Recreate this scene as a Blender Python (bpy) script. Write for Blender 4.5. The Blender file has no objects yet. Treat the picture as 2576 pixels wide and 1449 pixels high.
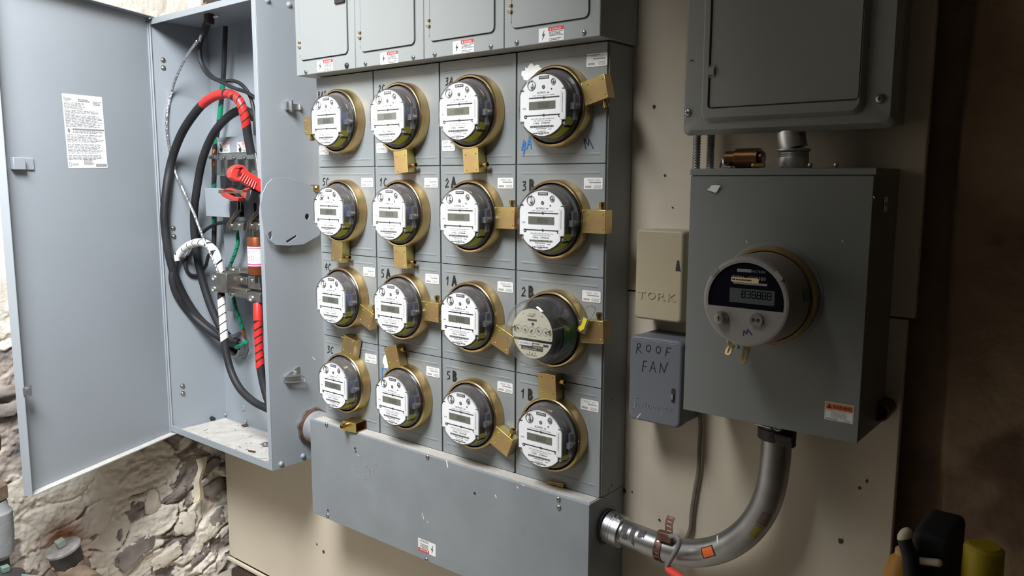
import bpy, bmesh, math, random
from mathutils import Vector, Matrix, noise
from mathutils.geometry import tessellate_polygon

sc = bpy.context.scene
C = sc.collection
PI = math.pi
random.seed(7)

# ------------------------------------------------------------------ camera
FPX, YAW, PITCH, ROLL = 1995.7, math.radians(39.08), math.radians(7.62), math.radians(0.191)
EYE = 1.55                       # eye height above the floor
_d = Vector((-math.sin(YAW) * math.cos(PITCH), math.cos(YAW) * math.cos(PITCH), -math.sin(PITCH)))
_r0 = Vector((math.cos(YAW), math.sin(YAW), 0))
_u0 = _r0.cross(_d)
_r = _r0 * math.cos(ROLL) + _u0 * math.sin(ROLL)
_u = -_r0 * math.sin(ROLL) + _u0 * math.cos(ROLL)
cam = bpy.data.cameras.new('camera')
cam.sensor_width = 36.0
cam.lens = 36.0 * FPX / 2576.0
cam.clip_start = 0.02
cam_ob = bpy.data.objects.new('camera', cam)
C.objects.link(cam_ob)
cam_ob.matrix_world = Matrix(((_r.x, _u.x, -_d.x, 0), (_r.y, _u.y, -_d.y, 0), (_r.z, _u.z, -_d.z, EYE), (0, 0, 0, 1)))
sc.camera = cam_ob

# ------------------------------------------------------------------ world, light, exposure
w = bpy.data.worlds.new('world'); sc.world = w; w.use_nodes = True
w.node_tree.nodes['Background'].inputs[0].default_value = (1.0, 0.90, 0.78, 1)
w.node_tree.nodes['Background'].inputs[1].default_value = 0.020
sc.view_settings.view_transform = 'Standard'
sc.view_settings.look = 'None'
sc.view_settings.gamma = 1.0
sc.view_settings.use_curve_mapping = False
sc.view_settings.exposure = 0.36

def area(name, loc, target, size, size_y, power, color, spread):
    l = bpy.data.lights.new(name, 'AREA'); l.shape = 'RECTANGLE'; l.size = size; l.size_y = size_y
    l.energy = power; l.color = color; l.spread = math.radians(spread)
    o = bpy.data.objects.new(name, l); C.objects.link(o)
    o.location = Vector(loc) + Vector((0, 0, EYE))
    o.rotation_euler = (Vector(target) - Vector(loc)).to_track_quat('-Z', 'Y').to_euler()
    return o
# daylight falling through the high hatch opening, up and to the left of the viewer
area('hatch_daylight', (-1.38, 0.05, 1.42), (-1.93, 0.33, .62), 0.85, 0.85, 60, (0.97, 1.0, 1.03), 116)

# ------------------------------------------------------------------ helpers
def U(px, py, axis, val):
    """real point where the sight line of a photograph pixel meets the plane axis = val (x, y, z relative to eye level)"""
    v = _d + _r * ((px - 1288.0) / FPX) - _u * ((py - 724.5) / FPX)
    return v * (val / v[axis])
def UY(px, py, y): return U(px, py, 1, y)
def UX(px, py, x): return U(px, py, 0, x)
def UZ(px, py, z): return U(px, py, 2, z)

FRONT = Matrix.Rotation(PI / 2, 4, 'X')                      # design frame: x right, y up, z towards the viewer
SIDE = Matrix(((0, 0, 1, 0), (1, 0, 0, 0), (0, 1, 0, 0), (0, 0, 0, 1)))   # x into the wall, y up, z to the right
T = Matrix.Translation

def tag(o, label=None, cat=None, group=None, kind=None):
    if label: o['label'] = label
    if cat: o['category'] = cat
    if group: o['group'] = group
    if kind: o['kind'] = kind
    return o
def thing(name, label, cat, loc=(0, 0, 0), group=None):
    o = bpy.data.objects.new(name, None); C.objects.link(o)
    o.location = loc; o.empty_display_size = 0.05
    return tag(o, label, cat, group)
def rootloc(o):
    v = Vector((0, 0, 0))
    while o is not None:
        v = v + o.location; o = o.parent
    return v
def dup(root, loc, label, group=None):
    r = root.copy(); C.objects.link(r); r.location = loc; r['label'] = label
    if group: r['group'] = group
    def rec(src, dst):
        for ch in list(src.children):
            c = ch.copy(); C.objects.link(c); c.parent = dst; rec(ch, c)
    rec(root, r)
    return r

_text = {}
def text_geo(s, bold=0.0):
    k = (s, bold)
    if k in _text: return _text[k]
    cu = bpy.data.curves.new('t', 'FONT'); cu.body = s; cu.align_x = 'CENTER'; cu.align_y = 'CENTER'
    cu.resolution_u = 2; cu.offset = bold
    o = bpy.data.objects.new('t', cu); C.objects.link(o)
    dg = bpy.context.evaluated_depsgraph_get()
    me = bpy.data.meshes.new_from_object(o.evaluated_get(dg))
    V = [v.co.copy() for v in me.vertices]; F = [list(p.vertices) for p in me.polygons]
    if V:
        x0 = min(v.x for v in V); x1 = max(v.x for v in V); y0 = min(v.y for v in V); y1 = max(v.y for v in V)
    else: x0 = y0 = 0; x1 = y1 = 1
    V = [Vector((v.x - (x0 + x1) / 2, v.y - (y0 + y1) / 2, 0)) for v in V]
    bpy.data.objects.remove(o); bpy.data.curves.remove(cu); bpy.data.meshes.remove(me)
    _text[k] = (V, F, x1 - x0, y1 - y0)
    return _text[k]

LET = {'A': [[(0, 0), (.45, 1), (.9, 0)], [(.2, .38), (.72, .38)]],
       'B': [[(.1, 0), (.1, 1), (.5, .95), (.65, .75), (.45, .55), (.1, .52)], [(.45, .55), (.75, .3), (.5, .04), (.1, 0)]],
       'C': [[(.7, .85), (.4, 1), (.12, .7), (.1, .3), (.35, 0), (.7, .12)]],
       'S': [[(.7, .9), (.4, 1), (.15, .78), (.6, .42), (.6, .12), (.3, 0), (.05, .12)]],
       'M': [[(0, 0), (.12, 1), (.45, .3), (.7, 1), (.95, 0)]],
       'R': [[(.1, 0), (.12, 1), (.6, .9), (.6, .6), (.12, .5), (.75, 0)]],
       'O': [[(.4, 1), (.1, .8), (.05, .35), (.3, 0), (.65, .15), (.75, .65), (.55, .95), (.4, 1)]],
       'F': [[(.08, 0), (.15, 1), (.75, .92)], [(.12, .55), (.6, .52)]],
       'N': [[(0, 0), (.1, 1), (.6, 0), (.85, 1)]],
       '1': [[(.05, .7), (.35, 1), (.32, 0)]],
       '2': [[(.05, .75), (.35, 1), (.6, .7), (.3, .3), (0, 0), (.7, .05)]],
       '3': [[(.05, .9), (.5, .98), (.5, .7), (.2, .55), (.6, .4), (.55, .1), (.1, 0)]],
       '4': [[(.3, 1), (.05, .4), (.7, .42)], [(.55, .9), (.5, 0)]],
       '5': [[(.65, 1), (.15, .96), (.12, .58), (.55, .5), (.6, .15), (.1, 0)]]}

class MB:
    def __init__(s, M=None):
        s.v = []; s.f = []; s.m = []; s.M = M or Matrix.Identity(4); s.mi = 0
    def add(s, V, F):
        n = len(s.v)
        s.v += [s.M @ Vector(p) for p in V]
        for f in F: s.f.append([n + i for i in f]); s.m.append(s.mi)
        return s
    def box(s, x0, x1, y0, y1, z0, z1):
        V = [(x, y, z) for z in (z0, z1) for y in (y0, y1) for x in (x0, x1)]
        return s.add(V, [(0, 2, 3, 1), (4, 5, 7, 6), (0, 1, 5, 4), (2, 6, 7, 3), (0, 4, 6, 2), (1, 3, 7, 5)])
    def quad(s, a, b, c, d): return s.add([a, b, c, d], [(0, 1, 2, 3)])
    def prism(s, out, z0, z1, holes=()):
        loops = [list(out)] + [list(h) for h in holes]
        tri = tessellate_polygon([[Vector((p[0], p[1], 0)) for p in l] for l in loops])
        flat = [p for l in loops for p in l]; n = len(flat)
        V = [(p[0], p[1], z0) for p in flat] + [(p[0], p[1], z1) for p in flat]
        F = []
        for t in tri:
            a, b, c = [flat[i] for i in t]
            t = list(t)
            if (b[0] - a[0]) * (c[1] - a[1]) - (b[1] - a[1]) * (c[0] - a[0]) < 0: t = t[::-1]
            F.append([i + n for i in t]); F.append(t[::-1])
        o = 0
        for k, l in enumerate(loops):
            ar = sum(l[i][0] * l[(i + 1) % len(l)][1] - l[(i + 1) % len(l)][0] * l[i][1] for i in range(len(l)))
            ccw = (ar > 0) == (k == 0)
            for i in range(len(l)):
                a, b = o + i, o + (i + 1) % len(l)
                F.append([a, b, b + n, a + n] if ccw else [b, a, a + n, b + n])
            o += len(l)
        return s.add(V, F)
    def rrect(s, x0, x1, y0, y1, r, z0, z1, holes=()): return s.prism(rr(x0, x1, y0, y1, r), z0, z1, holes)
    def lathe(s, prof, seg=32, cap0=False, cap1=True, a0=0, a1=2 * PI, center=(0, 0)):
        full = abs(a1 - a0 - 2 * PI) < 1e-6; n = seg if full else seg + 1
        V = [(center[0] + r * math.cos(a0 + (a1 - a0) * i / seg), center[1] + r * math.sin(a0 + (a1 - a0) * i / seg), z) for r, z in prof for i in range(n)]
        F = []
        for k in range(len(prof) - 1):
            for i in range(seg):
                j = (i + 1) % n
                F.append((k * n + i, k * n + j, (k + 1) * n + j, (k + 1) * n + i))
        if full and cap0: F.append([i for i in range(n)][::-1])
        if full and cap1: F.append([(len(prof) - 1) * n + i for i in range(n)])
        return s.add(V, F)
    def cyl(s, p0, p1, r, seg=16, r1=None):
        return s.tube([p0, p1], r, seg, r1=r1)
    def tube(s, pts, r, seg=10, r1=None, caps=True, tilt=0.0):
        P = [Vector(p) for p in pts]; n = len(P)
        t = (P[1] - P[0]).normalized()
        a = t.orthogonal().normalized(); V = []; F = []
        for i in range(n):
            tt = (P[min(i + 1, n - 1)] - P[max(i - 1, 0)]).normalized()
            a = (a - tt * a.dot(tt)).normalized(); b = tt.cross(a)
            rr_ = r if r1 is None else r + (r1 - r) * i / (n - 1)
            for k in range(seg):
                th = 2 * PI * k / seg
                V.append(P[i] + (a * math.cos(th) + b * math.sin(th)) * rr_ + tt * (tilt * rr_ * math.cos(th)))
        for i in range(n - 1):
            for k in range(seg):
                j = (k + 1) % seg
                F.append((i * seg + k, i * seg + j, (i + 1) * seg + j, (i + 1) * seg + k))
        if caps:
            F.append([k for k in range(seg)][::-1]); F.append([(n - 1) * seg + k for k in range(seg)])
        return s.add(V, F)
    def ball(s, c, r, sz=(1, 1, 1), seg=10):
        V = []; F = []; R = seg // 2 + 1
        for i in range(R + 1):
            ph = PI * i / R
            for k in range(seg):
                th = 2 * PI * k / seg
                V.append((c[0] + r * sz[0] * math.sin(ph) * math.cos(th), c[1] + r * sz[1] * math.sin(ph) * math.sin(th), c[2] + r * sz[2] * math.cos(ph)))
        for i in range(R):
            for k in range(seg):
                j = (k + 1) % seg
                F.append((i * seg + k, (i + 1) * seg + k, (i + 1) * seg + j, i * seg + j))
        return s.add(V, F)
    def text(s, t, x, y, z, h=None, w=None, rot=0.0, bold=0.0, ext=0.0):
        V, F, tw, th = text_geo(t, bold)
        sy = h / th if h else w / tw
        sx = w / tw if w else sy
        if not h: sy = sx
        c, q = math.cos(rot), math.sin(rot)
        W = [(x + c * v.x * sx - q * v.y * sy, y + q * v.x * sx + c * v.y * sy, z) for v in V]
        s.add(W, F)
        return s
    def line(s, pts, wd, z, dot=True):
        for i in range(len(pts) - 1):
            a = Vector(pts[i]); b = Vector(pts[i + 1])
            d = (b - a); z += 2e-5
            if d.length < 1e-7: continue
            n = Vector((-d.y, d.x)).normalized() * wd / 2
            s.add([(a.x - n.x, a.y - n.y, z), (b.x - n.x, b.y - n.y, z), (b.x + n.x, b.y + n.y, z), (a.x + n.x, a.y + n.y, z)], [(0, 1, 2, 3)])
        if dot:
            for p in pts:
                z += 2e-5
                s.add([(p[0] + wd / 2 * math.cos(2 * PI * k / 8), p[1] + wd / 2 * math.sin(2 * PI * k / 8), z) for k in range(8)], [list(range(8))])
        return s
    def hand(s, txt, x, y, h, z, wd, gap=.2, slant=.1, asp=.75):
        cx = x
        for ch in txt:
            for pl in LET.get(ch, []):
                z += 3e-4
                s.line([(cx + (p[0] * asp + p[1] * slant) * h, y + p[1] * h) for p in pl], wd, z)
            cx += h * (asp * .85 + gap)
        return s
    def disc(s, x, y, r, z, seg=14, ri=None):
        if ri is None:
            return s.add([(x + r * math.cos(2 * PI * k / seg), y + r * math.sin(2 * PI * k / seg), z) for k in range(seg)], [list(range(seg))])
        V = [(x + q * math.cos(2 * PI * k / seg), y + q * math.sin(2 * PI * k / seg), z) for q in (ri, r) for k in range(seg)]
        return s.add(V, [(k, seg + k, seg + (k + 1) % seg, (k + 1) % seg) for k in range(seg)])
    def rect(s, x0, x1, y0, y1, z): return s.add([(x0, y0, z), (x1, y0, z), (x1, y1, z), (x0, y1, z)], [(0, 1, 2, 3)])
    def greek(s, x0, x1, y0, y1, n, z, fill=.45, left=True, seed=0):
        """rows of tiny word-like dashes standing for print too small to read"""
        R = random.Random(seed); p = (y1 - y0) / n
        for i in range(n):
            yy = y1 - (i + .5) * p; x = x0; xe = x1 - R.random() * .25 * (x1 - x0)
            while x < xe:
                l = min((.04 + .12 * R.random()) * (x1 - x0), xe - x)
                s.rect(x, x + l, yy - p * fill / 2, yy + p * fill / 2, z)
                x += l + .025 * (x1 - x0)
        return s
    def build(s, name, mats, parent=None, label=None, bev=0.0, smooth=35, kind=None, seg=2, rel=True, cat=None, group=None, wn=False):
        me = bpy.data.meshes.new(name)
        off = rootloc(parent) if (rel and parent is not None) else Vector((0, 0, 0))
        loc = Vector((0, 0, 0))
        if parent is None and rel and s.v:
            loc = Vector((sum(v.x for v in s.v) / len(s.v), sum(v.y for v in s.v) / len(s.v), min(v.z for v in s.v)))
            off = loc
        me.from_pydata([tuple(v - off) for v in s.v], [], s.f)
        if not isinstance(mats, (list, tuple)): mats = [mats]
        for m in mats: me.materials.append(m)
        if len(mats) > 1: me.polygons.foreach_set('material_index', s.m)
        me.update()
        bm = bmesh.new(); bm.from_mesh(me)
        bmesh.ops.remove_doubles(bm, verts=bm.verts, dist=1e-6) if len(bm.verts) < 20000 and bev else None
        bm.to_mesh(me); bm.free()
        if smooth:
            me.polygons.foreach_set('use_smooth', [True] * len(me.polygons))
            me.set_sharp_from_angle(angle=math.radians(smooth))
        o = bpy.data.objects.new(name, me); C.objects.link(o)
        if parent is not None: o.parent = parent
        else: o.location = loc
        if bev:
            b = o.modifiers.new('bevel', 'BEVEL'); b.width = bev; b.segments = seg; b.limit_method = 'ANGLE'; b.angle_limit = math.radians(40)
            b.use_clamp_overlap = True
        if wn:
            m_ = o.modifiers.new('flat_faces', 'WEIGHTED_NORMAL'); m_.keep_sharp = True; m_.weight = 100
        return tag(o, label, cat, group, kind)

def rr(x0, x1, y0, y1, r, n=5):
    out = []
    for cx, cy, a in ((x1 - r, y0 + r, -PI / 2), (x1 - r, y1 - r, 0), (x0 + r, y1 - r, PI / 2), (x0 + r, y0 + r, PI)):
        for k in range(n + 1):
            t = a + PI / 2 * k / n
            out.append((cx + r * math.cos(t), cy + r * math.sin(t)))
    return out
def smooth_path(pts, n=8):
    P = [Vector(p) for p in pts]; out = []
    for i in range(len(P) - 1):
        a = P[max(i - 1, 0)]; b = P[i]; c = P[i + 1]; d = P[min(i + 2, len(P) - 1)]
        for k in range(n):
            t = k / n
            out.append(.5 * ((2 * b) + (c - a) * t + (2 * a - 5 * b + 4 * c - d) * t * t + (3 * b - a - 3 * c + d) * t ** 3))
    out.append(P[-1])
    return out

# ------------------------------------------------------------------ materials
MATS = {}
def mat(name, col, rough=.5, metal=0.0, var=.08, scale=6.0, bump=0.0, bscale=60.0, col2=None, spec=.5, coat=0.0, detail=4.0, lo=.35, hi=.65):
    m = bpy.data.materials.new(name); m.use_nodes = True
    nt = m.node_tree; b = nt.nodes['Principled BSDF']
    b.inputs['Roughness'].default_value = rough; b.inputs['Metallic'].default_value = metal
    b.inputs['Specular IOR Level'].default_value = spec; b.inputs['Coat Weight'].default_value = coat
    tc = nt.nodes.new('ShaderNodeTexCoord')
    nz = nt.nodes.new('ShaderNodeTexNoise'); nz.inputs['Scale'].default_value = scale; nz.inputs['Detail'].default_value = detail
    nt.links.new(tc.outputs['Object'], nz.inputs['Vector'])
    cr = nt.nodes.new('ShaderNodeValToRGB'); e = cr.color_ramp.elements
    c2 = col2 or tuple(c * (1 - var) for c in col)
    e[0].position = lo; e[0].color = (*c2, 1); e[1].position = hi; e[1].color = (*col, 1)
    nt.links.new(nz.outputs['Fac'], cr.inputs['Fac']); nt.links.new(cr.outputs['Color'], b.inputs['Base Color'])
    if bump:
        n2 = nt.nodes.new('ShaderNodeTexNoise'); n2.inputs['Scale'].default_value = bscale; n2.inputs['Detail'].default_value = 5
        nt.links.new(tc.outputs['Object'], n2.inputs['Vector'])
        bp = nt.nodes.new('ShaderNodeBump'); bp.inputs['Strength'].default_value = bump; bp.inputs['Distance'].default_value = .004
        nt.links.new(n2.outputs['Fac'], bp.inputs['Height']); nt.links.new(bp.outputs['Normal'], b.inputs['Normal'])
    MATS[name] = m
    return m
def clear(name, tint, gloss_rough=.03, f0=1.45, extra=0.0, haze=0.0, hcol=(.5, .48, .47)):
    """clear plastic or glass shell: tinted see-through with a Fresnel surface reflection"""
    m = bpy.data.materials.new(name); m.use_nodes = True; nt = m.node_tree
    nt.nodes.remove(nt.nodes['Principled BSDF']); out = nt.nodes['Material Output']
    t = nt.nodes.new('ShaderNodeBsdfTransparent'); t.inputs[0].default_value = (*tint, 1)
    g = nt.nodes.new('ShaderNodeBsdfGlossy'); g.inputs['Roughness'].default_value = gloss_rough
    fr = nt.nodes.new('ShaderNodeFresnel'); fr.inputs['IOR'].default_value = f0
    ge = nt.nodes.new('ShaderNodeNewGeometry'); mi = nt.nodes.new('ShaderNodeMix')      # same reflectance from both sides of the thin shell
    mi.inputs['A'].default_value = f0; mi.inputs['B'].default_value = 1.0 / f0
    nt.links.new(ge.outputs['Backfacing'], mi.inputs['Factor']); nt.links.new(mi.outputs['Result'], fr.inputs['IOR'])
    fac = fr.outputs[0]
    if extra:
        ad = nt.nodes.new('ShaderNodeMath'); ad.operation = 'ADD'; ad.inputs[1].default_value = extra; ad.use_clamp = True
        nt.links.new(fac, ad.inputs[0]); fac = ad.outputs[0]
    mx = nt.nodes.new('ShaderNodeMixShader'); nt.links.new(fac, mx.inputs[0]); nt.links.new(t.outputs[0], mx.inputs[1]); nt.links.new(g.outputs[0], mx.inputs[2])
    fin = mx.outputs[0]
    if haze:                                                     # dust and scuffs on the plastic; on the glass dome, painted-in reflection
        df = nt.nodes.new('ShaderNodeBsdfDiffuse'); df.inputs[0].default_value = (*hcol, 1)
        m2 = nt.nodes.new('ShaderNodeMixShader'); m2.inputs[0].default_value = haze
        nt.links.new(fin, m2.inputs[1]); nt.links.new(df.outputs[0], m2.inputs[2]); fin = m2.outputs[0]
    nt.links.new(fin, out.inputs['Surface'])
    MATS[name] = m
    return m

paint = mat('grey_enamel', (.305, .332, .36), .42, var=.05, scale=3, bump=.05, bscale=400)
paint_b = mat('bank_enamel', (.262, .282, .287), .40, var=.05, scale=4, bump=.04, bscale=400)
paint_u = mat('breaker_enamel', (.30, .316, .312), .42, var=.04, scale=4)
paint_t = mat('trough_enamel', (.235, .255, .27), .45, var=.12, scale=7, bump=.05, bscale=300)
paint_c = mat('cabinet_enamel', (.195, .208, .20), .42, var=.08, scale=5, bump=.04, bscale=300)
paint_p = mat('panel_enamel', (.24, .248, .232), .38, var=.06, scale=4)
gap_m = mat('joint_dark', (.02, .02, .022), .7)
black = mat('black_plastic', (.016, .016, .018), .35)
rubber = mat('black_rubber', (.012, .012, .014), .55, spec=.35, bump=.15, bscale=120, col2=(.03, .03, .033))
white = mat('white_plate', (.92, .925, .935), .35, var=.02)
paper = mat('paper_label', (.80, .80, .79), .6, var=.04)
ink = mat('black_print', (.03, .03, .032), .6)
greyink = mat('grey_print', (.25, .25, .26), .6)
marker = mat('black_marker', (.012, .011, .012), .5)
bluemark = mat('blue_marker', (.05, .19, .48), .5)
purplemark = mat('purple_marker', (.05, .03, .10), .5)
red = mat('red_print', (.62, .035, .04), .5)
orange = mat('orange_print', (.75, .17, .03), .5)
zinc = mat('yellow_zinc', (.62, .48, .21), .32, 1.0, scale=9, col2=(.56, .38, .21), detail=2)
zinc2 = mat('yellow_zinc_box', (.66, .53, .20), .34, 1.0, scale=16, col2=(.62, .43, .22), detail=2, lo=.42, hi=.58)
brass = mat('brass', (.60, .42, .16), .28, 1.0, var=.3, scale=30)
steel = mat('bright_steel', (.66, .66, .66), .38, 1.0, var=.15, scale=20)
dullsteel = mat('dull_steel', (.46, .46, .455), .42, 1.0, var=.25, scale=25)
alu = mat('cast_aluminium', (.66, .66, .65), .45, 1.0, var=.2, scale=30)
galv = mat('galvanised', (.40, .405, .41), .38, 1.0, var=.22, scale=18, bump=.03)
tin = mat('tin_plate', (.45, .42, .37), .4, 1.0, var=.25, scale=25)
copper = mat('copper', (.65, .27, .12), .35, 1.0, var=.3, scale=40)
lcd = mat('lcd_glass', (.14, .148, .115), .12, var=.1)
lcd_d = mat('lcd_segment', (.085, .09, .072), .2)
olive = mat('olive_sticker', (.45, .47, .03), .4)
bluep = mat('blue_component', (.05, .13, .42), .45)
teal = mat('circuit_board', (.10, .28, .25), .5)
greenp = mat('green_sticker', (.015, .19, .06), .5)
green = mat('green_tape', (.005, .23, .12), .45)
redtape = mat('red_tape', (.62, .03, .025), .4, var=.15, scale=30)
whitetape = mat('white_tape', (.78, .77, .73), .5, var=.08, scale=30)
redplast = mat('red_plastic', (.82, .05, .04), .4)
reddark = mat('red_insulator', (.42, .045, .035), .5)
brown = mat('brown_bakelite', (.13, .075, .05), .55)
fusebrown = mat('fuse_copper', (.30, .085, .03), .38, .6)
fusewhite = mat('fuse_label', (.78, .72, .68), .5)
pink = mat('pink_print', (.62, .12, .35), .5)
cream = mat('cream_plate', (.62, .59, .46), .45)
gold = mat('gold_label', (.72, .58, .30), .45)
board_m = mat('cream_board', (.62, .55, .44), .62, scale=2.2, col2=(.565, .49, .38), bump=.12, bscale=35)
timber = mat('brown_board', (.055, .030, .022), .6, var=.3, scale=12)
beige = mat('beige_enamel', (.42, .36, .245), .42, var=.06)
slate = mat('slate_enamel', (.135, .143, .167), .45, var=.06)
meterbody = mat('meter_grey_plastic', (.29, .272, .263), .42, var=.05)
meterside = mat('meter_taupe_plastic', (.25, .225, .185), .4, var=.05)
window_m = mat('dark_window', (.006, .006, .012), .22, spec=.18)
lcd_grey = mat('grey_lcd', (.085, .098, .10), .4, spec=.2)
dust = mat('dust', (.47, .445, .41), .9, scale=25, col2=(.42, .395, .36), bump=.6, bscale=90)
rust = mat('rusty_strap', (.20, .10, .07), .55, .6, var=.4, scale=50)
castiron = mat('cast_iron', (.06, .055, .055), .55, .5, var=.3, scale=25)
rustpipe = mat('brown_pipe', (.20, .145, .10), .65, .2, scale=14, col2=(.10, .06, .045), bump=.3)
greypipe = mat('grey_pipe', (.27, .275, .285), .6, .1, var=.2, scale=18, bump=.3)
wire_m = mat('grey_wire', (.20, .17, .14), .55, var=.25, scale=30)
bare = mat('bare_wire', (.75, .75, .76), .3, 1.0)
yellow = mat('yellow_plastic', (.50, .40, .015), .5, var=.12, scale=12)
orangep = mat('amber_plastic', (.48, .22, .03), .5)
ivory = mat('ivory_plastic', (.62, .55, .40), .5)
deepblk = mat('soft_black', (.012, .012, .016), .75)
copperpipe = mat('tarnished_copper', (.22, .11, .05), .35, 1.0, var=.4, scale=20)
smoke = clear('clear_cover', (.985, .985, .985), .04, 1.45)
smoke_s = clear('clear_cover_side', (.80, .80, .82), .05, 1.5, .03, .17, (.46, .43, .42))
sidecl = clear('clear_lug', (.74, .74, .77), .08, 1.5, .10, .12, (.50, .48, .50))
domegl = clear('glass_dome', (.96, .96, .96), .02, 1.5, .03, .05, (.55, .54, .52))  # pale haze in the colour stands in for reflections at the dome's edge
shieldcl = clear('clear_shield', (.72, .72, .68), .15, 1.5, .06)

# ------------------------------------------------------------------ the room
WALL = 1.608                     # face of the cream backing boards
def plane(name, pts, m, kind='structure'):
    b = MB(); b.add(pts, [(0, 1, 2, 3)])
    return b.build(name, m, smooth=0, kind=kind)
concrete = mat('concrete', (.52, .47, .40), .85, var=.3, scale=5, bump=.3)
soffit = mat('soffit', (.20, .17, .14), .9, var=.3, scale=4)
plane('floor', [(-3.0, -1.8, -1.55), (1.7, -1.8, -1.55), (1.7, 1.75, -1.55), (-3.0, 1.75, -1.55)], concrete)
plane('ceiling', [(-3.0, -1.8, 1.75), (-3.0, 1.75, 1.75), (1.7, 1.75, 1.75), (1.7, -1.8, 1.75)], soffit)
plane('wall_right', [(1.7, -1.8, -1.55), (1.7, -1.8, 1.75), (1.7, 1.75, 1.75), (1.7, 1.75, -1.55)], soffit)

def N(p, s): return noise.noise(Vector(p) * s)
def fbm(p, s, o=4):
    a = 0; amp = 1
    for k in range(o):
        a += amp * noise.noise(Vector(p) * s + Vector((k * 7.1, 0, 0))); amp *= .5; s *= 2.03
    return a
def sstep(a, b, x):
    t = min(1, max(0, (x - a) / (b - a))); return t * t * (3 - 2 * t)

def rough_wall(name, ys, zs, fn, m):
    """fn(a, b) -> (point, paint): a height field wall; 'paint' says how much whitewash is left on it"""
    V = []; P = []
    for b_ in zs:
        for a_ in ys:
            v, p = fn(a_, b_); V.append(v); P.append(p)
    n = len(ys); F = [(j * n + i, j * n + i + 1, (j + 1) * n + i + 1, (j + 1) * n + i) for j in range(len(zs) - 1) for i in range(n - 1)]
    me = bpy.data.meshes.new(name); me.from_pydata(V, [], F); me.materials.append(m)
    at = me.color_attributes.new('paint', 'FLOAT_COLOR', 'POINT')
    at.data.foreach_set('color', [c for p in P for c in ((p, 0, 0, 1) if not isinstance(p, tuple) else (p[0], p[1], 0, 1))])   # red: whitewash left, green: rust stain
    me.polygons.foreach_set('use_smooth', [True] * len(F))
    o = bpy.data.objects.new(name, me); C.objects.link(o); o['kind'] = 'structure'
    return o
def wash_mat(name, paintc, paintd, stone1, stone2, rough=.85):
    m = bpy.data.materials.new(name); m.use_nodes = True; nt = m.node_tree; b = nt.nodes['Principled BSDF']
    b.inputs['Roughness'].default_value = rough
    tc = nt.nodes.new('ShaderNodeTexCoord'); at = nt.nodes.new('ShaderNodeVertexColor'); at.layer_name = 'paint'
    def ramp(scale, c1, c2, lo, hi, det=6):
        n = nt.nodes.new('ShaderNodeTexNoise'); n.inputs['Scale'].default_value = scale; n.inputs['Detail'].default_value = det
        nt.links.new(tc.outputs['Object'], n.inputs['Vector'])
        r = nt.nodes.new('ShaderNodeValToRGB'); e = r.color_ramp.elements
        e[0].position = lo; e[0].color = (*c1, 1); e[1].position = hi; e[1].color = (*c2, 1)
        nt.links.new(n.outputs['Fac'], r.inputs['Fac']); return r.outputs['Color']
    a = ramp(7, paintd, paintc, .36, .6); s = ramp(11, stone1, stone2, .35, .65)
    mx = nt.nodes.new('ShaderNodeMix'); mx.data_type = 'RGBA'
    sp = nt.nodes.new('ShaderNodeSeparateColor'); nt.links.new(at.outputs['Color'], sp.inputs['Color'])
    nt.links.new(sp.outputs['Red'], mx.inputs['Factor']); nt.links.new(s, mx.inputs['A']); nt.links.new(a, mx.inputs['B'])
    m2 = nt.nodes.new('ShaderNodeMix'); m2.data_type = 'RGBA'; m2.inputs['B'].default_value = (.17, .065, .03, 1)
    nt.links.new(sp.outputs['Green'], m2.inputs['Factor']); nt.links.new(mx.outputs['Result'], m2.inputs['A'])
    nt.links.new(m2.outputs['Result'], b.inputs['Base Color'])
    n2 = nt.nodes.new('ShaderNodeTexNoise'); n2.inputs['Scale'].default_value = 70; n2.inputs['Detail'].default_value = 7
    nt.links.new(tc.outputs['Object'], n2.inputs['Vector'])
    bp = nt.nodes.new('ShaderNodeBump'); bp.inputs['Strength'].default_value = .5; bp.inputs['Distance'].default_value = .006
    nt.links.new(n2.outputs['Fac'], bp.inputs['Height']); nt.links.new(bp.outputs['Normal'], b.inputs['Normal'])
    return m
rubble = wash_mat('whitewashed_rubble', (.64, .59, .515), (.53, .47, .39), (.13, .11, .105), (.38, .32, .27))
darkplaster = wash_mat('dark_plaster', (.34, .235, .15), (.25, .165, .10), (.14, .085, .055), (.20, .125, .08))

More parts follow.
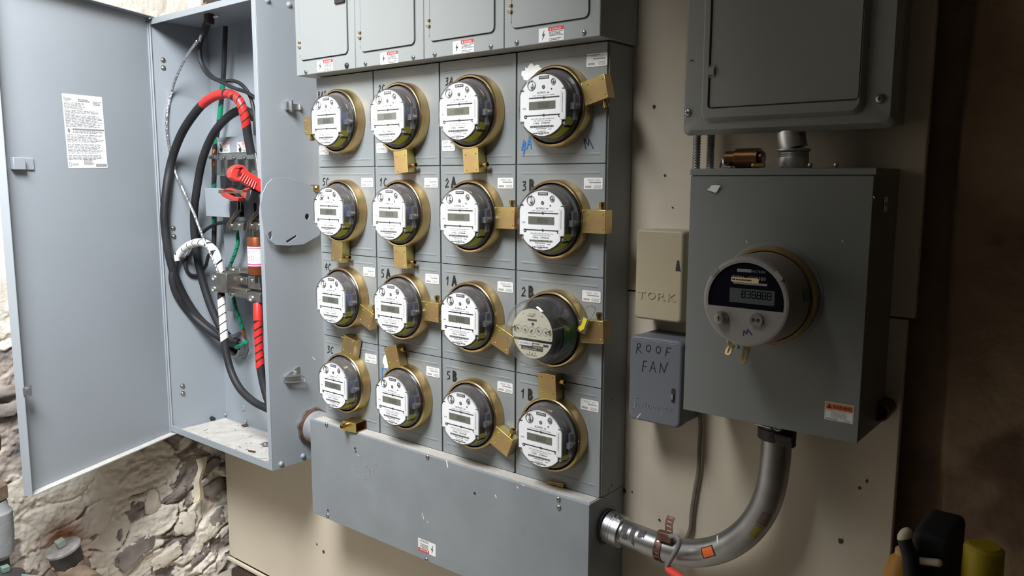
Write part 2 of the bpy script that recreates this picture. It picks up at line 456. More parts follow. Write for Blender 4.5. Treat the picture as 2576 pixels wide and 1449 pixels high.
def frange(a, b, s):
    n = max(1, int(round((b - a) / s))); return [a + (b - a) * i / n for i in range(n + 1)]
def left_fn(y, z):
    p = Vector((0, y, z))
    q = Vector((0, y * 6.5 + .5 * N(p, 5), z * 12 - 3.2 * y + .6 * N(p, 6)))
    d, _p = noise.voronoi(q)
    joint = sstep(.02, .16, d[1] - d[0])
    cell = noise.cell(_p[0] * 3.7 + Vector((.5, .5, .5)))
    right = sstep(1.18, 1.45, y)                            # rougher, barer masonry towards the corner
    h = .012 * N(p, 2.3) + .007 * fbm(p, 6, 4) + (.004 + .008 * right) * joint + (.003 + .008 * right) * cell * joint + .0055 * fbm(p, 21, 4)
    low = sstep(-.85, -1.2, z)
    m_ = fbm(p + Vector((3, 0, 0)), 7.5, 6) + .25 * (joint - .6) - .22 * low - .22 * right + .42
    m_ -= .9 * sstep(1.02, .92, y) * sstep(-.48, -.56, z) * sstep(-1.02, -.90, z)   # bare brown courses behind the door edge
    paint = sstep(-.03, .03, m_)
    h += .006 * paint + .0025 * fbm(p, 55, 3)
    crumb = sstep(.15, .5, N(p, 60)) * sstep(.0, .3, N(p, 9))
    h += .006 * crumb
    if z > -.1: paint = max(paint, .9)
    st = math.exp(-(((y - 1.03) / .075) ** 2 + ((z + 1.22) / .085) ** 2))   # rust-stained hollow around the stop cock
    h -= .02 * st
    h *= 1 - .65 * sstep(-.2, .3, z)
    return (-2.80 + h, y, z), (paint, min(1, 1.2 * st))
rough_wall('wall_left', frange(-1.8, .70, .03)[:-1] + frange(.70, 1.66, .0038), frange(-1.55, -.40, .0038)[:-1] + frange(-.40, .5, .03)[:-1] + frange(.5, 1.0, .012)[:-1] + frange(1.0, 1.75, .06), left_fn, rubble)
wl = bpy.data.objects['wall_left']
st_dark = mat('bare_stone', (.27, .235, .21), .85, scale=14, col2=(.15, .125, .115), bump=.5, bscale=60)
st_pale = mat('washed_stone', (.62, .57, .49), .85, scale=12, col2=(.48, .42, .34), bump=.5, bscale=60)
for k, (px, py, a_, c_, th_, m_) in enumerate(((338, 1388, .075, .040, .5, st_dark), (383, 1262, .030, .050, .1, st_pale), (466, 1318, .045, .050, -.1, st_pale), (436, 1247, .050, .014, .35, st_dark), (540, 1228, .050, .030, .4, st_dark),
        (528, 1172, .045, .024, .5, st_dark), (548, 1300, .040, .034, .2, st_dark), (420, 1400, .060, .030, .3, st_pale), (500, 1395, .050, .026, .3, st_dark), (12, 985, .085, .020, .1, st_dark), (16, 1030, .090, .022, .1, st_dark), (520, 1345, .05, .025, .3, st_pale))):
    q = UX(px, py, -2.795 + .008); b = MB(); b.ball((0, 0, 0), 1, (1, 1, 1), 22)
    W = []
    for v in b.v:
        n4 = (abs(v.x) ** 4 + abs(v.y) ** 4 + abs(v.z) ** 4) ** .25     # squared-off rubble rather than pebbles
        v = v / n4 * (1 + .30 * noise.noise(v * 1.5 + Vector((k * 5.1, 0, 0))) + .22 * noise.noise(v * 4.3 + Vector((k, 3, 0))))
        y_, z_ = v.y * a_ * .9, v.z * c_ * .9
        W.append(Vector((q.x + v.x * .011, q.y + y_ * math.cos(th_) - z_ * math.sin(th_), q.z + y_ * math.sin(th_) + z_ * math.cos(th_))))
    b.v = W; b.build('stone', m_, wl, smooth=35)
b = MB(); V = []; F = []                                      # strip of old wallcovering peeling off the rubble
for k in range(13):
    t_ = k / 12; a_ = UX(506 - 10 * t_ + 3 * math.sin(t_ * 9), 1152 + 108 * t_, -2.745 + .012 * math.sin(t_ * 5))
    wd_ = .022 - .008 * math.sin(t_ * 3.1)
    V += [a_ + Vector((.006 * math.sin(t_ * 7), -wd_, 0)), a_ + Vector((.010, 0, .003)), a_ + Vector((.002, wd_, 0))]
for k in range(12):
    for c_ in (0, 1): F.append((3 * k + c_, 3 * k + c_ + 1, 3 * k + c_ + 4, 3 * k + c_ + 3))
b.add(V, F); pf = b.build('peeling_strip', mat('old_wallcover', (.66, .60, .48), .7, col2=(.55, .46, .32), scale=20), wl)

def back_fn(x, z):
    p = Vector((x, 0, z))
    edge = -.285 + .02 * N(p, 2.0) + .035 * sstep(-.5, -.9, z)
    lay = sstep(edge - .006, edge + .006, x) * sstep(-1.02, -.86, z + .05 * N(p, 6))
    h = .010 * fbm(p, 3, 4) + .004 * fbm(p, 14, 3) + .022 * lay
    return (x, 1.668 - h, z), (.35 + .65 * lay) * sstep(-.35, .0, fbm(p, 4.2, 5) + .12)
rough_wall('wall_back', frange(-3.0, -.40, .2)[:-1] + frange(-.40, .35, .008)[:-1] + frange(.35, 1.7, .15), frange(-1.55, 1.0, .012)[:-1] + frange(1.0, 1.75, .1), back_fn, darkplaster)

# cream backing boards that carry everything
zs = UY(2290, 803, WALL).z
def board(name, label, x0, x1, z0, z1):
    b = MB(); b.box(x0, x1, WALL, WALL + .018, z0, z1)
    o = b.build(name, board_m, bev=.002, smooth=0)
    tag(o, label, 'board'); return o
bu = board('backing_board', 'upper cream painted backing board behind the meters and the breaker panel', -2.745, -.338, zs + .002, 1.5)
bl = board('backing_board', 'lower cream painted backing board reaching down below the trough and the pipe bend', -2.745, -.350, -1.47, zs - .002)
def holes(par, pts):
    for px, py, r in pts:
        q = UY(px, py, WALL - .0012); b = MB(FRONT)
        R = random.Random(int(px)); b.M = T(q) @ FRONT
        b.prism([(r * (.6 + .8 * R.random()) * math.cos(2 * PI * k / 8), r * (.6 + .8 * R.random()) * math.sin(2 * PI * k / 8)) for k in range(8)], 0, .0006)
        b.build('nail_hole', timber, par)
holes(bu, [(1645, 268, .004), (1673, 441, .003), (1692, 522, .002)])
holes(bl, [(1571, 1235, .005), (1590, 1237, .002), (2115, 1361, .006), (797, 1369, .003), (814, 1387, .006), (1659, 1308, .003), (2180, 1210, .003), (2162, 1228, .003)])
# dark skirting with a rounded end and a thin cream bead above it
b = MB(FRONT)
out = [(-2.70, -1.55), (-.36, -1.55), (-.36, -1.492), (-2.67, -1.492)] + [(-2.67 - .03 * math.sin(t), -1.522 + .03 * math.cos(t)) for t in (.4, .8, 1.2, 1.57)]
b.prism(out, -1.607, -1.585)
b.build('baseboard_back', timber, kind='structure', bev=.002)
b = MB(); b.box(-2.745, -.36, 1.596, 1.6075, -1.486, -1.472); b.build('trim_1', board_m, kind='structure', bev=.003)
# ------------------------------------------------------------------ generic small hardware
def screw(par, p, axis='y', r=.006, m=None, slot=True, dome=.5):
    """pan-head screw seated on a surface at p"""
    M = T(Vector(p)) @ (FRONT if axis == 'y' else SIDE)
    b = MB(M)
    b.lathe([(r, 0), (r, .0015), (r * .85, .0015 + r * .25 * dome * 2), (r * .45, .0015 + r * .45 * dome * 2)], 12)
    if slot:
        zz = .0017 + r * .45 * dome * 2; b.mi = 1
        b.rect(-r * .5, r * .5, -r * .1, r * .1, zz); b.rect(-r * .1, r * .1, -r * .5, r * .5, zz)
    return b.build('screw', [m or dullsteel, gap_m], par)
def rivet(par, p, axis, r, m=None, name='rivet'):
    M = T(Vector(p)) @ (FRONT if axis == 'y' else SIDE)
    b = MB(M); b.lathe([(r * 1.25, 0), (r * 1.25, .001), (r, .0015), (r * .8, r * .55), (r * .4, r * .8)], 12)
    return b.build(name, m or tin, par)

# ------------------------------------------------------------------ the sixteen-position meter bank
BANK = 1.5; CW = .25389; CH = .25466; BX = -1.9677; BZ = .0413     # BZ: joint between first and second row
BOT = -.729; TOP = .302
colx = [BX + CW * i for i in range(5)]
def cellc(i, j): return Vector((BX + (i + .5) * CW, BANK, BZ - (j - .5) * CH))
names = [['BAS', '2C', '3A', '4A'], ['5C', '1C', '2A', '3B'], ['4C', '5A', '1A', '2B'], ['3C', 'F', '5B', '1B']]
mark = {(0, 0): 'marked BAS', (1, 0): 'marked 2C', (2, 0): 'marked 3A', (3, 0): 'marked 4A in blue', (0, 1): 'marked 5C', (1, 1): 'marked 1C', (2, 1): 'marked 2A', (3, 1): 'marked 3B',
        (0, 2): 'marked 4C', (1, 2): 'marked 5A', (2, 2): 'marked 1A', (3, 2): 'marked 2B', (0, 3): 'marked 3C', (1, 3): 'with the blue scrawl', (2, 3): 'marked 5B', (3, 3): 'marked 1B'}
stack_lab = ['leftmost grey column of four meter covers, beside the open switch box', 'second grey meter column from the left, topped by cover 2C',
             'third grey meter column from the left, topped by cover 3A', 'rightmost grey meter column, with the blue 4A on its top cover']
def sticker(par, cx, cz, wd, ht, rot, y, seed):
    b = MB(T((cx, y, cz)) @ FRONT @ Matrix.Rotation(rot, 4, 'Z'))
    b.rrect(-wd / 2, wd / 2, -ht / 2, ht / 2, .003, 0, .0006)
    b.mi = 1; z = .0008
    b.text('CAT.  UVS410', -.001, -ht * .30, z, h=ht * .15, w=wd * .62)
    b.greek(-wd * .40, wd * .25, -ht * .16, -ht * .02, 1, z, .7, seed=seed)
    b.rect(wd * .1, wd * .42, ht * .20, ht * .36, z)
    b.greek(-wd * .42, wd * .02, ht * .14, ht * .42, 3, z, .4, seed=seed + 3)
    b.mi = 2; b.text('SIEMENS', wd * .26, ht * .28, z + .0002, h=ht * .09, w=wd * .25)
    b.build('label_sticker', [paper, greyink, paper], par, smooth=0)
stacks = []
for i in range(4):
    x0, x1 = colx[i], colx[i + 1]
    st = thing('meter_stack', stack_lab[i], 'meter socket', ((x0 + x1) / 2, 1.605, BOT), 'meter socket columns of the bank'); stacks.append(st)
    b = MB(); b.box(x0 + .0015, x1 - (.0015 if i < 3 else 0), BANK + .006, WALL - .002, BOT, TOP)
    b.build('body', paint_b, st, bev=.0015)
    if i == 3:
        for px, py in ((1532, 1232), (1541, 1004), (1540, 1222)): rivet(st, UX(px, py, colx[4]), 'x', .0035, paint_b, 'rivet')
    for j in range(4):
        zt = BZ - (j - 1) * CH - .0012 if j else TOP - .001
        zb = BZ - j * CH + .0012 if j < 3 else BOT + .0005
        b = MB(FRONT)
        c = cellc(i, j)
        hole = [(c.x + .079 * math.cos(2 * PI * k / 48), c.z + .079 * math.sin(2 * PI * k / 48)) for k in range(48)]
        b.rrect(x0 + .0028, x1 - .0028, zb, zt, .002, -BANK - .006, -BANK, [hole])
        for zz in (c.z + .1065, c.z - .1065):                 # pressed stiffening ribs
            b.lathe([(.0001, 0)], 3) if False else None
            n = 5
            V = []; F = []
            for e, xx in ((0, x0 + .014), (1, x0 + .022), (2, x1 - .022), (3, x1 - .014)):
                hh = .0 if e in (0, 3) else .0013
                for k in range(n):
                    t = PI * k / (n - 1)
                    V.append((xx, zz + .0032 * math.cos(t), -BANK + hh * math.sin(t) - .0001))
            for e in range(3):
                for k in range(n - 1): F.append((e * n + k, (e + 1) * n + k, (e + 1) * n + k + 1, e * n + k + 1))
            b.add(V, F)
        cov = b.build('cover', paint_b, st, bev=.0012)
        sd = i * 4 + j
        if j == 0 and i < 3: sticker(cov, c.x - .095, c.z - .077, .046, .027, 0, BANK - .0004, sd)
        elif j == 0: sticker(cov, c.x + .098, c.z + .096, .054, .028, PI, BANK - .0004, sd)
        else: sticker(cov, c.x + .094, c.z + .083, .050, .026, PI, BANK - .0004, sd)
        # hand lettering
        tx = names[j][i]; b = MB(T((c.x, BANK - .0008, c.z)) @ FRONT)
        mm = marker
        if (i, j) == (3, 0):
            b.hand('4', -.112, -.107, .036, 0, .0038, .1, .10, .42); b.hand('A', -.0945, -.090, .028, 0, .0038, .1, .05, .50); mm = bluemark
            b2 = MB(b.M); b2.hand('M', .072, -.094, .021, 0, .0026, 0, -.35, 1.0); b2.build('marker_writing', purplemark, cov, smooth=0)
            b2 = MB(T((c.x, BANK - .0004, c.z)) @ FRONT); R = random.Random(3)
            b2.prism([(-.078 + .032 * (.72 + .5 * R.random()) * math.cos(2 * PI * k / 30), .080 + .023 * (.7 + .5 * R.random()) * math.sin(2 * PI * k / 30)) for k in range(30)], 0, .0003); b2.build('paint_patch', white, cov, smooth=0)
        elif (i, j) == (1, 3):
            b.line([(-.100, .035), (-.112, .035), (-.112, .062), (-.094, .062)], .0035, 0); mm = bluemark
            b2 = MB(T((c.x, BANK - .0004, c.z)) @ FRONT); R = random.Random(5)
            b2.prism([(-.095 + .014 * (.6 + .8 * R.random()) * math.cos(2 * PI * k / 14), .080 + .022 * (.6 + .8 * R.random()) * math.sin(2 * PI * k / 14)) for k in range(14)], 0, .0003); b2.build('paint_patch', white, cov, smooth=0)
        else:
            wd = .0024
            xo, zo, hh = -.108, .074, .021
            if j == 0: xo, zo, hh = (-.119 if i == 0 else -.106), .0745, .0185
            if (i, j) in ((3, 1), (3, 2), (2, 1), (2, 2), (2, 3), (3, 3), (1, 2)):   # number thin, letter gone over twice
                zo -= .008 if i == 3 else .002
                b.hand(tx[0], xo, zo, .022, 0, .0024, .1, .05, .75)
                b.hand(tx[1], xo + .0225, zo, .0245, 0, .0056, .1, .0, .62)
            else: b.hand(tx, xo, zo, hh, 0, wd, .12, .15, .75)
        b.build('marker_writing', mm, cov, smooth=0)

# ------------------------------------------------------------------ electronic meters
def arc(r, a0, a1, n): return [(r * math.cos(a0 + (a1 - a0) * k / n), r * math.sin(a0 + (a1 - a0) * k / n)) for k in range(n + 1)]
def flat_circle(r, xf, n=14):
    a = math.acos(xf / r)
    return arc(r, a, PI - a, n) + arc(r, PI + a, 2 * PI - a, n)
FZ = .0695
def meter_proto():
    t = thing('electric_meter', 'x', 'meter', (0, 0, 0), 'clear fronted electronic meters in the bank')
    b = MB(FRONT); b.lathe([(.0765, -.0055), (.0765, .006), (.081, .008), (.0815, .030), (.079, .033), (.066, .0335)], 48, True, True); b.build('base', black, t)
    b = MB(FRONT); b.rrect(-.056, .058, -.050, .044, .004, .0336, .0585); b.build('chassis', black, t, bev=.001)
    b = MB(FRONT); b.rrect(.0581, .0612, -.012, .020, .001, .040, .0565); b.build('blue_module', bluep, t)
    b = MB(FRONT); b.rrect(.0592, .0612, -.036, .036, .0005, .0585, .0625); b.build('circuit_board', teal, t)
    # clear cover: flange, then a drum with two flats
    b = MB(FRONT); n = 14
    rings = []
    for r, xf, z in ((.0795, .0795 * .985, .0345), (.0735, .0672, .0365), (.0725, .0668, .050), (.0708, .0660, .0670), (.0690, .0645, .0700)):
        rings.append([(x, y, z) for x, y in flat_circle(r, xf, n)])
    k = len(rings[0]); V = [p for r in rings for p in r]
    F = [(a * k + i, a * k + (i + 1) % k, (a + 1) * k + (i + 1) % k, (a + 1) * k + i) for a in range(len(rings) - 1) for i in range(k)]
    F.append([(len(rings) - 1) * k + i for i in range(k)])
    b.add(V, F); b.m = [1] * len(b.m); b.m[-1] = 0
    b.build('clear_cover', [smoke, smoke_s], t, smooth=30)
    # moulded clear lugs either side
    for s in (1, -1):
        b = MB(FRONT)
        xs_ = sorted((s * .0675, s * .0745))
        b.rrect(xs_[0], xs_[1], -.034, .022, .001, .038, .048)
        b.rrect(*sorted((s * .0675, s * .0775)), -.012, .002, .002, .040, .056)
        b.cyl((s * .074, -.005, .0335), (s * .0745, -.005, .050), .0062, 12)
        b.build('side_lug', sidecl, t, bev=.001)
    b = MB(FRONT)
    for k in range(3):
        a0 = -1.36 + .32 * k
    V = []; F = []; n = 8
    for k in range(n + 1):
        a = -1.40 + (1.0) * k / n
        for zz, r in ((.0385, .0738), (.0640, .0718)): V.append((r * math.cos(a), r * math.sin(a), zz))
    for k in range(n): F.append((2 * k, 2 * k + 2, 2 * k + 3, 2 * k + 1))
    b.add(V, F); b.build('approval_sticker', olive, t)
    # white name plate with its cut-outs
    a1 = math.acos(.0630 / .0672); rl = .0672
    lo = -.0335
    al = math.asin(.0) 
    out = arc(rl, a1, PI - a1, 16) + [(-.0630, -.006), (-.0630, lo), (-.0520, lo), (-.0515, -.0385)]
    ab = math.acos(.0515 / rl)
    out += arc(rl, PI + ab, 2 * PI - ab, 16) + [(.0515, -.0385), (.0520, lo), (.0630, lo), (.0630, -.006)]
    b = MB(FRONT); b.prism(out, FZ - .006, FZ - .0035); b.build('name_plate', white, t, smooth=30)
    z = FZ - .0034
    b = MB(FRONT); b.rrect(.0475, .0625, lo + .001, .0285, .001, z, z + .0008); b.build('serial_strip', paper, t, smooth=0)
    b = MB(FRONT); b.rrect(-.0378, .0351, -.0091, .0086, .0006, z, z + .0006); b.mi = 1; b.rect(-.0372, .0345, -.0085, .0080, z + .0008)
    b.mi = 2
    for k in range(5): b.rect(-.011 + k * .0060, -.011 + k * .006 + .0045, -.0060, .0055, z + .001)
    b.build('display', [greyink, lcd, lcd_d], t, smooth=0)
    z2 = z + .0004
    b = MB(FRONT)
    b.rrect(-.0105, .0170, .0565, .0630, .0008, z, z2 + .0002)
    b.rect(-.038, .0455, .0150, .0176, z2); b.disc(.0035, .0162, .0030, z2 + .0001, 10, .0012)
    b.rect(-.0475, .0455, -.0232, -.0208, z2); b.disc(.0035, -.022, .0030, z2 + .0001, 10, .0012)
    b.disc(-.0475, -.0240, .0042, z2, 12, .0018); b.disc(.0470, -.0245, .0042, z2, 12, .0018)
    b.disc(.0240, .0335, .0020, z2); b.disc(.0022, .0392, .0044, z2, 12, .0026); b.disc(.0025, .0392, .0017, z2)
    b.rect(-.0630, -.0520, .0322, .0352, z2); b.rect(.0525, .0630, .0318, .0340, z2)
    b.text('ALTIMUS', -.004, .0272, z2, h=.0042); b.greek(.012, .020, .0258, .0278, 1, z2, .8)
    b.text('SOLID  STATE  ELECTRICITY  METER', .002, .0213, z2, h=.0020, w=.060)
    b.text('TYPE A  FM2S  CL200  240V  3W  60Hz  TA 30', 0, -.0297, z2, h=.0024, w=.064)
    b.text('CN. 2S 0.5 Q. R 47. IN.', 0, -.0342, z2, h=.0028, w=.048)
    R = random.Random(11); x = -.034
    while x < .030:
        w_ = .0004 + .0009 * R.random(); b.rect(x, x + w_, -.0487, -.0440, z2); x += w_ + .0004 + .0005 * R.random()
    b.greek(-.018, .012, -.0520, -.0503, 1, z2, .7, seed=1); b.greek(.016, .028, -.0537, -.0520, 1, z2, .7, seed=2)
    b.text('01 366 441', -.002, -.0568, z2, h=.0030, w=.022)
    b.greek(-.026, .022, -.0620, -.0596, 1, z2, .9, seed=4)
    b.text('SIEMENS', -.003, -.0640, z2, h=.0024)
    b.mi = 1; b.text('SIEMENS', .0032, .0598, z2 + .0005, h=.0034, w=.023)
    b.mi = 2; b.greek(-.056, -.045, -.0075, -.0035, 2, z2, .5, seed=9)
    for k in range(12): b.rect(.0532, .0552, .021 - k * .0035, .021 - k * .0035 + .0022, z2 + .0008)
    b.build('print', [ink, white, greyink], t, smooth=0)
    # optical port ring with its bail, small key lock, plate screws
    b = MB(FRONT); cx, cy = -.031, .0445
    b.tube([(cx + .0105 * math.cos(2 * PI * k / 18), cy + .0105 * math.sin(2 * PI * k / 18), z + .001) for k in range(19)], .0011, 6)
    b.ball((cx + .002, cy - .004, z + .001), .0042, (1, 1.1, .6)); b.ball((cx - .002, cy + .010, z + .001), .0036, (1.5, 1, .6))
    b.tube([(cx - .004, cy + .012, z + .001), (cx + .003, cy + .001, z + .0015)], .0016, 6)
    b.build('optical_port', dullsteel, t)
    b = MB(FRONT); b.tube([(.029 + .0055 * math.cos(2 * PI * k / 12), .0492 + .0065 * math.sin(2 * PI * k / 12), z + .001) for k in range(13)], .0010, 6)
    b.ball((.029, .0485, z + .001), .0034, (.8, 1.2, .6)); b.build('reset_lever', dullsteel, t)
    for s in (-1, 1):
        b = MB(FRONT @ T((s * .0565, -.041, .0600))); b.lathe([(.0042, -.004), (.0042, .002), (.003, .0035)], 10); b.build('screw', steel, t)
    return t
proto = meter_proto()
mlocs = [(i, j) for j in range(4) for i in range(4) if (i, j) != (3, 2)]
sers = {(3, 1): '6798446', (2, 2): '6798467', (3, 3): '6798444', (2, 3): '6798448', (3, 0): '6798447', (2, 0): '6798441', (0, 1): '6798440', (1, 1): '6798471', (2, 1): '6798468',
        (0, 0): '6798417', (1, 0): '6798412', (0, 2): '6798445', (1, 2): '6798442', (0, 3): '6798443', (1, 3): '6798449'}
meters = {}
for k, (i, j) in enumerate(mlocs):
    lab = 'clear fronted electronic meter with white face on the cover ' + mark[(i, j)]
    if k == 0: m_ = proto; m_.location = cellc(i, j); m_['label'] = lab
    else: m_ = dup(proto, cellc(i, j), lab)
    meters[(i, j)] = m_
for (i, j), m_ in meters.items():
    b = MB(T(cellc(i, j)) @ FRONT); b.text('71BQ   ' + sers[(i, j)], -.002, -.0392, FZ - .0030, h=.0034, w=.046, bold=.01)
    b.build('serial_number', ink, m_, smooth=0)

# ------------------------------------------------------------------ sealing rings with lock boxes
def ring_proto(flip):
    t = thing('sealing_ring', 'x', 'sealing ring', (0, 0, 0), 'gold sealing rings around the meters')
    b = MB(FRONT)
    b.lathe([(.0838, .003), (.0832, .028), (.0845, .0318), (.0875, .0325), (.0898, .0305), (.0908, .027), (.0905, .004), (.0915, .0015), (.0905, .0002), (.0838, .003)], 64, False, False)
    b.build('band', zinc, t, smooth=50)
    s = -1 if flip else 1
    b = MB(FRONT)
    b.box(.0865, .1475, -.0258, .0258, .0045, .0315)
    for x in (.102, .140):
        for y in (-.0165, .0165):
            b.lathe([(.0022, .0314), (.0018, .0326), (.0008, .0330)], 8, center=(x, y))
    lb = b.build('lock_box', zinc2, t, bev=.0016)
    b = MB(FRONT)
    prof = [(.0001, .0), (.0052, .0), (.0052, .0075), (.0070, .0078), (.0070, .0165), (.0058, .0172), (.0052, .0172), (.0050, .0100), (.0001, .0098)]
    b.M = FRONT @ T((.130, s * .0256, .0185)) @ Matrix.Rotation(-s * PI / 2, 4, 'X')
    b.lathe(prof, 18, False, False)
    b.build('lock_barrel', brass, lb)
    return t
rp = ring_proto(False); rpf = ring_proto(True)
spec = {(0, 0): (183, 0, 'left'), (1, 0): (-84, 0, 'down'), (2, 0): (-86, 0, 'down'), (3, 0): (14, 1, 'right, tilted up'),
        (0, 1): (-95, 0, 'down'), (1, 1): (-88, 0, 'down'), (2, 1): (0, 0, 'right'), (3, 1): (0, 0, 'right'),
        (0, 2): (-22, 0, 'right and down'), (1, 2): (0, 0, 'right'), (2, 2): (-22, 0, 'right and down'), (3, 2): (4, 0, 'right'),
        (0, 3): (76, 0, 'up'), (1, 3): (107, 1, 'up and left'), (2, 3): (-24, 0, 'right and down'), (3, 3): (93, 1, 'up')}
used = set()
for (i, j), (ang, fl, way) in spec.items():
    lab = 'gold sealing ring, lock box pointing %s, on the meter %s' % (way, mark[(i, j)])
    pr = rpf if fl else rp
    if fl not in used: r_ = pr; used.add(fl); r_.location = cellc(i, j); r_['label'] = lab
    else: r_ = dup(pr, cellc(i, j), lab)
    r_.rotation_euler = (0, -math.radians(ang), 0)

# ------------------------------------------------------------------ old glass dial meter on 2B
c = cellc(3, 2)
t = thing('dial_meter', 'glass domed dial meter with five cream dials on the cover marked 2B', 'meter', c)
def P(name, m, fn, **k):
    b = MB(T(c) @ FRONT); fn(b); return b.build(name, m, t, **k)
P('base', black, lambda b: b.lathe([(.0765, -.0055), (.0765, .006), (.081, .008), (.0815, .030), (.079, .034), (.055, .0345)], 48, True, True))
P('chassis', black, lambda b: (b.rrect(-.048, .048, -.046, .040, .006, .0346, .082), b.rrect(-.03, .03, -.05, -.044, .002, .0346, .09)), bev=.002)
P('glass_dome', domegl, lambda b: b.lathe([(.0795, .0345), (.0790, .050), (.0783, .088), (.0760, .102), (.0695, .1115), (.058, .1160), (.030, .1178), (.001, .1180)], 64, False, True), smooth=60)
def up(b):
    r = .057; zl = -.0125
    a = math.asin((zl + .012) / r)
    b.prism([(.0565, zl + .003), (.0568, .0)] + arc(r, .05, PI - .05, 26) + [(-.0568, .0), (-.0565, zl + .003), (-.054, zl), (.054, zl)], .0965, .0985)
P('dial_plate', cream, up, smooth=30)
def lo_(b):
    r = .057; a = math.asin(.0190 / r)
    b.prism(arc(r, PI + a, 2 * PI - a, 24), .0955, .0970)
P('rating_plate', cream, lo_, smooth=30)
def dials(b):
    z = .0987
    for k, an in enumerate((2.5, -1.0, -2.2, 2.3, -.7)):
        x, y = -.0395 + .0195 * k, .0075
        b.disc(x, y, .0094, z, 24, .0089)
        for q in range(10): 
            a = 2 * PI * q / 10; b.line([(x + .0060 * math.cos(a), y + .006 * math.sin(a)), (x + .0077 * math.cos(a), y + .0077 * math.sin(a))], .0006, z, False)
        d = Vector((math.cos(an), math.sin(an))); n = Vector((-d.y, d.x))
        b.add([(x + d.x * .0075, y + d.y * .0075, z + .001), (x + n.x * .0020, y + n.y * .0020, z + .001), (x - d.x * .0035, y - d.y * .0035, z + .001), (x - n.x * .0020, y - n.y * .0020, z + .001)], [(0, 1, 2, 3)])
    b.rect(-.013, .013, .0290, .0335, z); b.disc(.002, .0220, .0036, z, 14); b.text('CL 200', .0, .0440, z, h=.0045); b.greek(-.014, .013, .0385, .041, 1, z, .6)
    b.text('KILOWATTHOURS', 0, -.0062, z, h=.0020)
    for x, y in ((-.026, .044), (.028, .042), (-.052, -.008), (.050, -.008)): b.disc(x, y, .0014, z)
    z = .0973
    b.rect(-.032, .030, -.0390, -.0270, z); b.rect(.031, .045, -.0270, -.0215, z)
    b.greek(.000, .026, -.0245, -.0205, 1, z, .5)
    for x in (-.008, .0, .008): b.disc(x, -.0445 - (.002 if x == 0 else 0), .0014, z)
    b.greek(-.018, .020, -.0530, -.0480, 2, z, .4)
    b.mi = 1; b.text('72O452'.replace('O', '0'), .014, -.0305, z + .0003, h=.0052, w=.026); b.greek(-.026, .022, -.0378, -.0350, 1, z + .0003, .5)
P('print', [ink, cream], dials, smooth=0)
def tagl(b):
    b.rect(-.038, .000, -.0290, -.0190, .0990); b.mi = 1; b.text('01C-67A02-6-1', -.019, -.0240, .0992, h=.0042, w=.032)
P('white_label', [paper, ink], tagl, smooth=0)
def grn(b):
    V = []; F = []
    for k in range(9):
        a = -.32 + .62 * k / 8
        for z in (.040, .082): V.append((.0775 * math.cos(a), .0775 * math.sin(a), z))
    for k in range(8): F.append((2 * k, 2 * k + 2, 2 * k + 3, 2 * k + 1))
    b.add(V, F)
P('green_sticker', greenp, grn)
for s in (-1, 1):
    b = MB(T(c) @ FRONT); b.cyl((s * .050, .012, .05), (s * .050, .012, .104), .003, 10); b.ball((s * .050, .012, .1045), .0042, (1, 1, .6)); b.build('post', tin, t)
# plastic seal hung on its lock box
q = UY(1470, 812, 1.458)
t = thing('security_seal', 'clear and yellow plastic security seal hanging at the lock box of the dial meter', 'seal', q)
b = MB(T(q) @ FRONT @ Matrix.Rotation(-.34, 4, 'Z')); b.rrect(-.011, .011, -.024, .012, .004, -.003, .003); b.build('body', sidecl, t, bev=.001)
b = MB(T(q) @ FRONT @ Matrix.Rotation(-.34, 4, 'Z')); b.prism([(-.004, .012), (.006, .012), (.006, -.012), (-.001, -.021), (-.009, -.018), (-.008, -.012), (-.004, -.008)], .0031, .0038); b.build('insert', mat('seal_yellow', (.85, .72, .03), .4), t)
b = MB(T(q) @ FRONT @ Matrix.Rotation(-.34, 4, 'Z'))
b.tube(smooth_path([(-.007, .011, 0), (-.008, .030, .002), (.001, .042, -.002), (.012, .040, -.006), (.012, .025, -.004), (.008, .011, 0)], 5), .0008, 6); b.build('wire_loop', steel, t)

# ------------------------------------------------------------------ breaker units above the meters
UYF = 1.453; UBOT = .3045; UTOP = .66
xL = -1.996; xR = -.943
se = [xL] + [UY(px, py, UYF).x for px, py in ((894, 150), (1066, 100), (1268, 80))] + [xR]
lab4 = ['leftmost grey breaker unit, with a black handle at the top of its door', 'second grey breaker unit from the left above the meters', 'third grey breaker unit from the left above the meters', 'rightmost grey breaker unit at the dark end of the row']
dpx = [((757, 875), (769, 151), (870, 137)), ((909.6, 1044), (919.7, 130), (1041, 112)), ((1083.5, 1245), (1095, 103), (1239, 83)), ((1289, 1482), (1302, 70.4), (1477, 43.5))]
lbl = [((797, 150), (838, 180)), ((956, 131), (1002, 160)), ((1139, 101), (1192, 134)), ((1355, 68), (1418, 104))]
scr = [((770, 181), (873, 165)), ((920, 160), (1040, 144)), ((1094, 137), (1235, 117)), ((1300, 107), (1469, 82))]
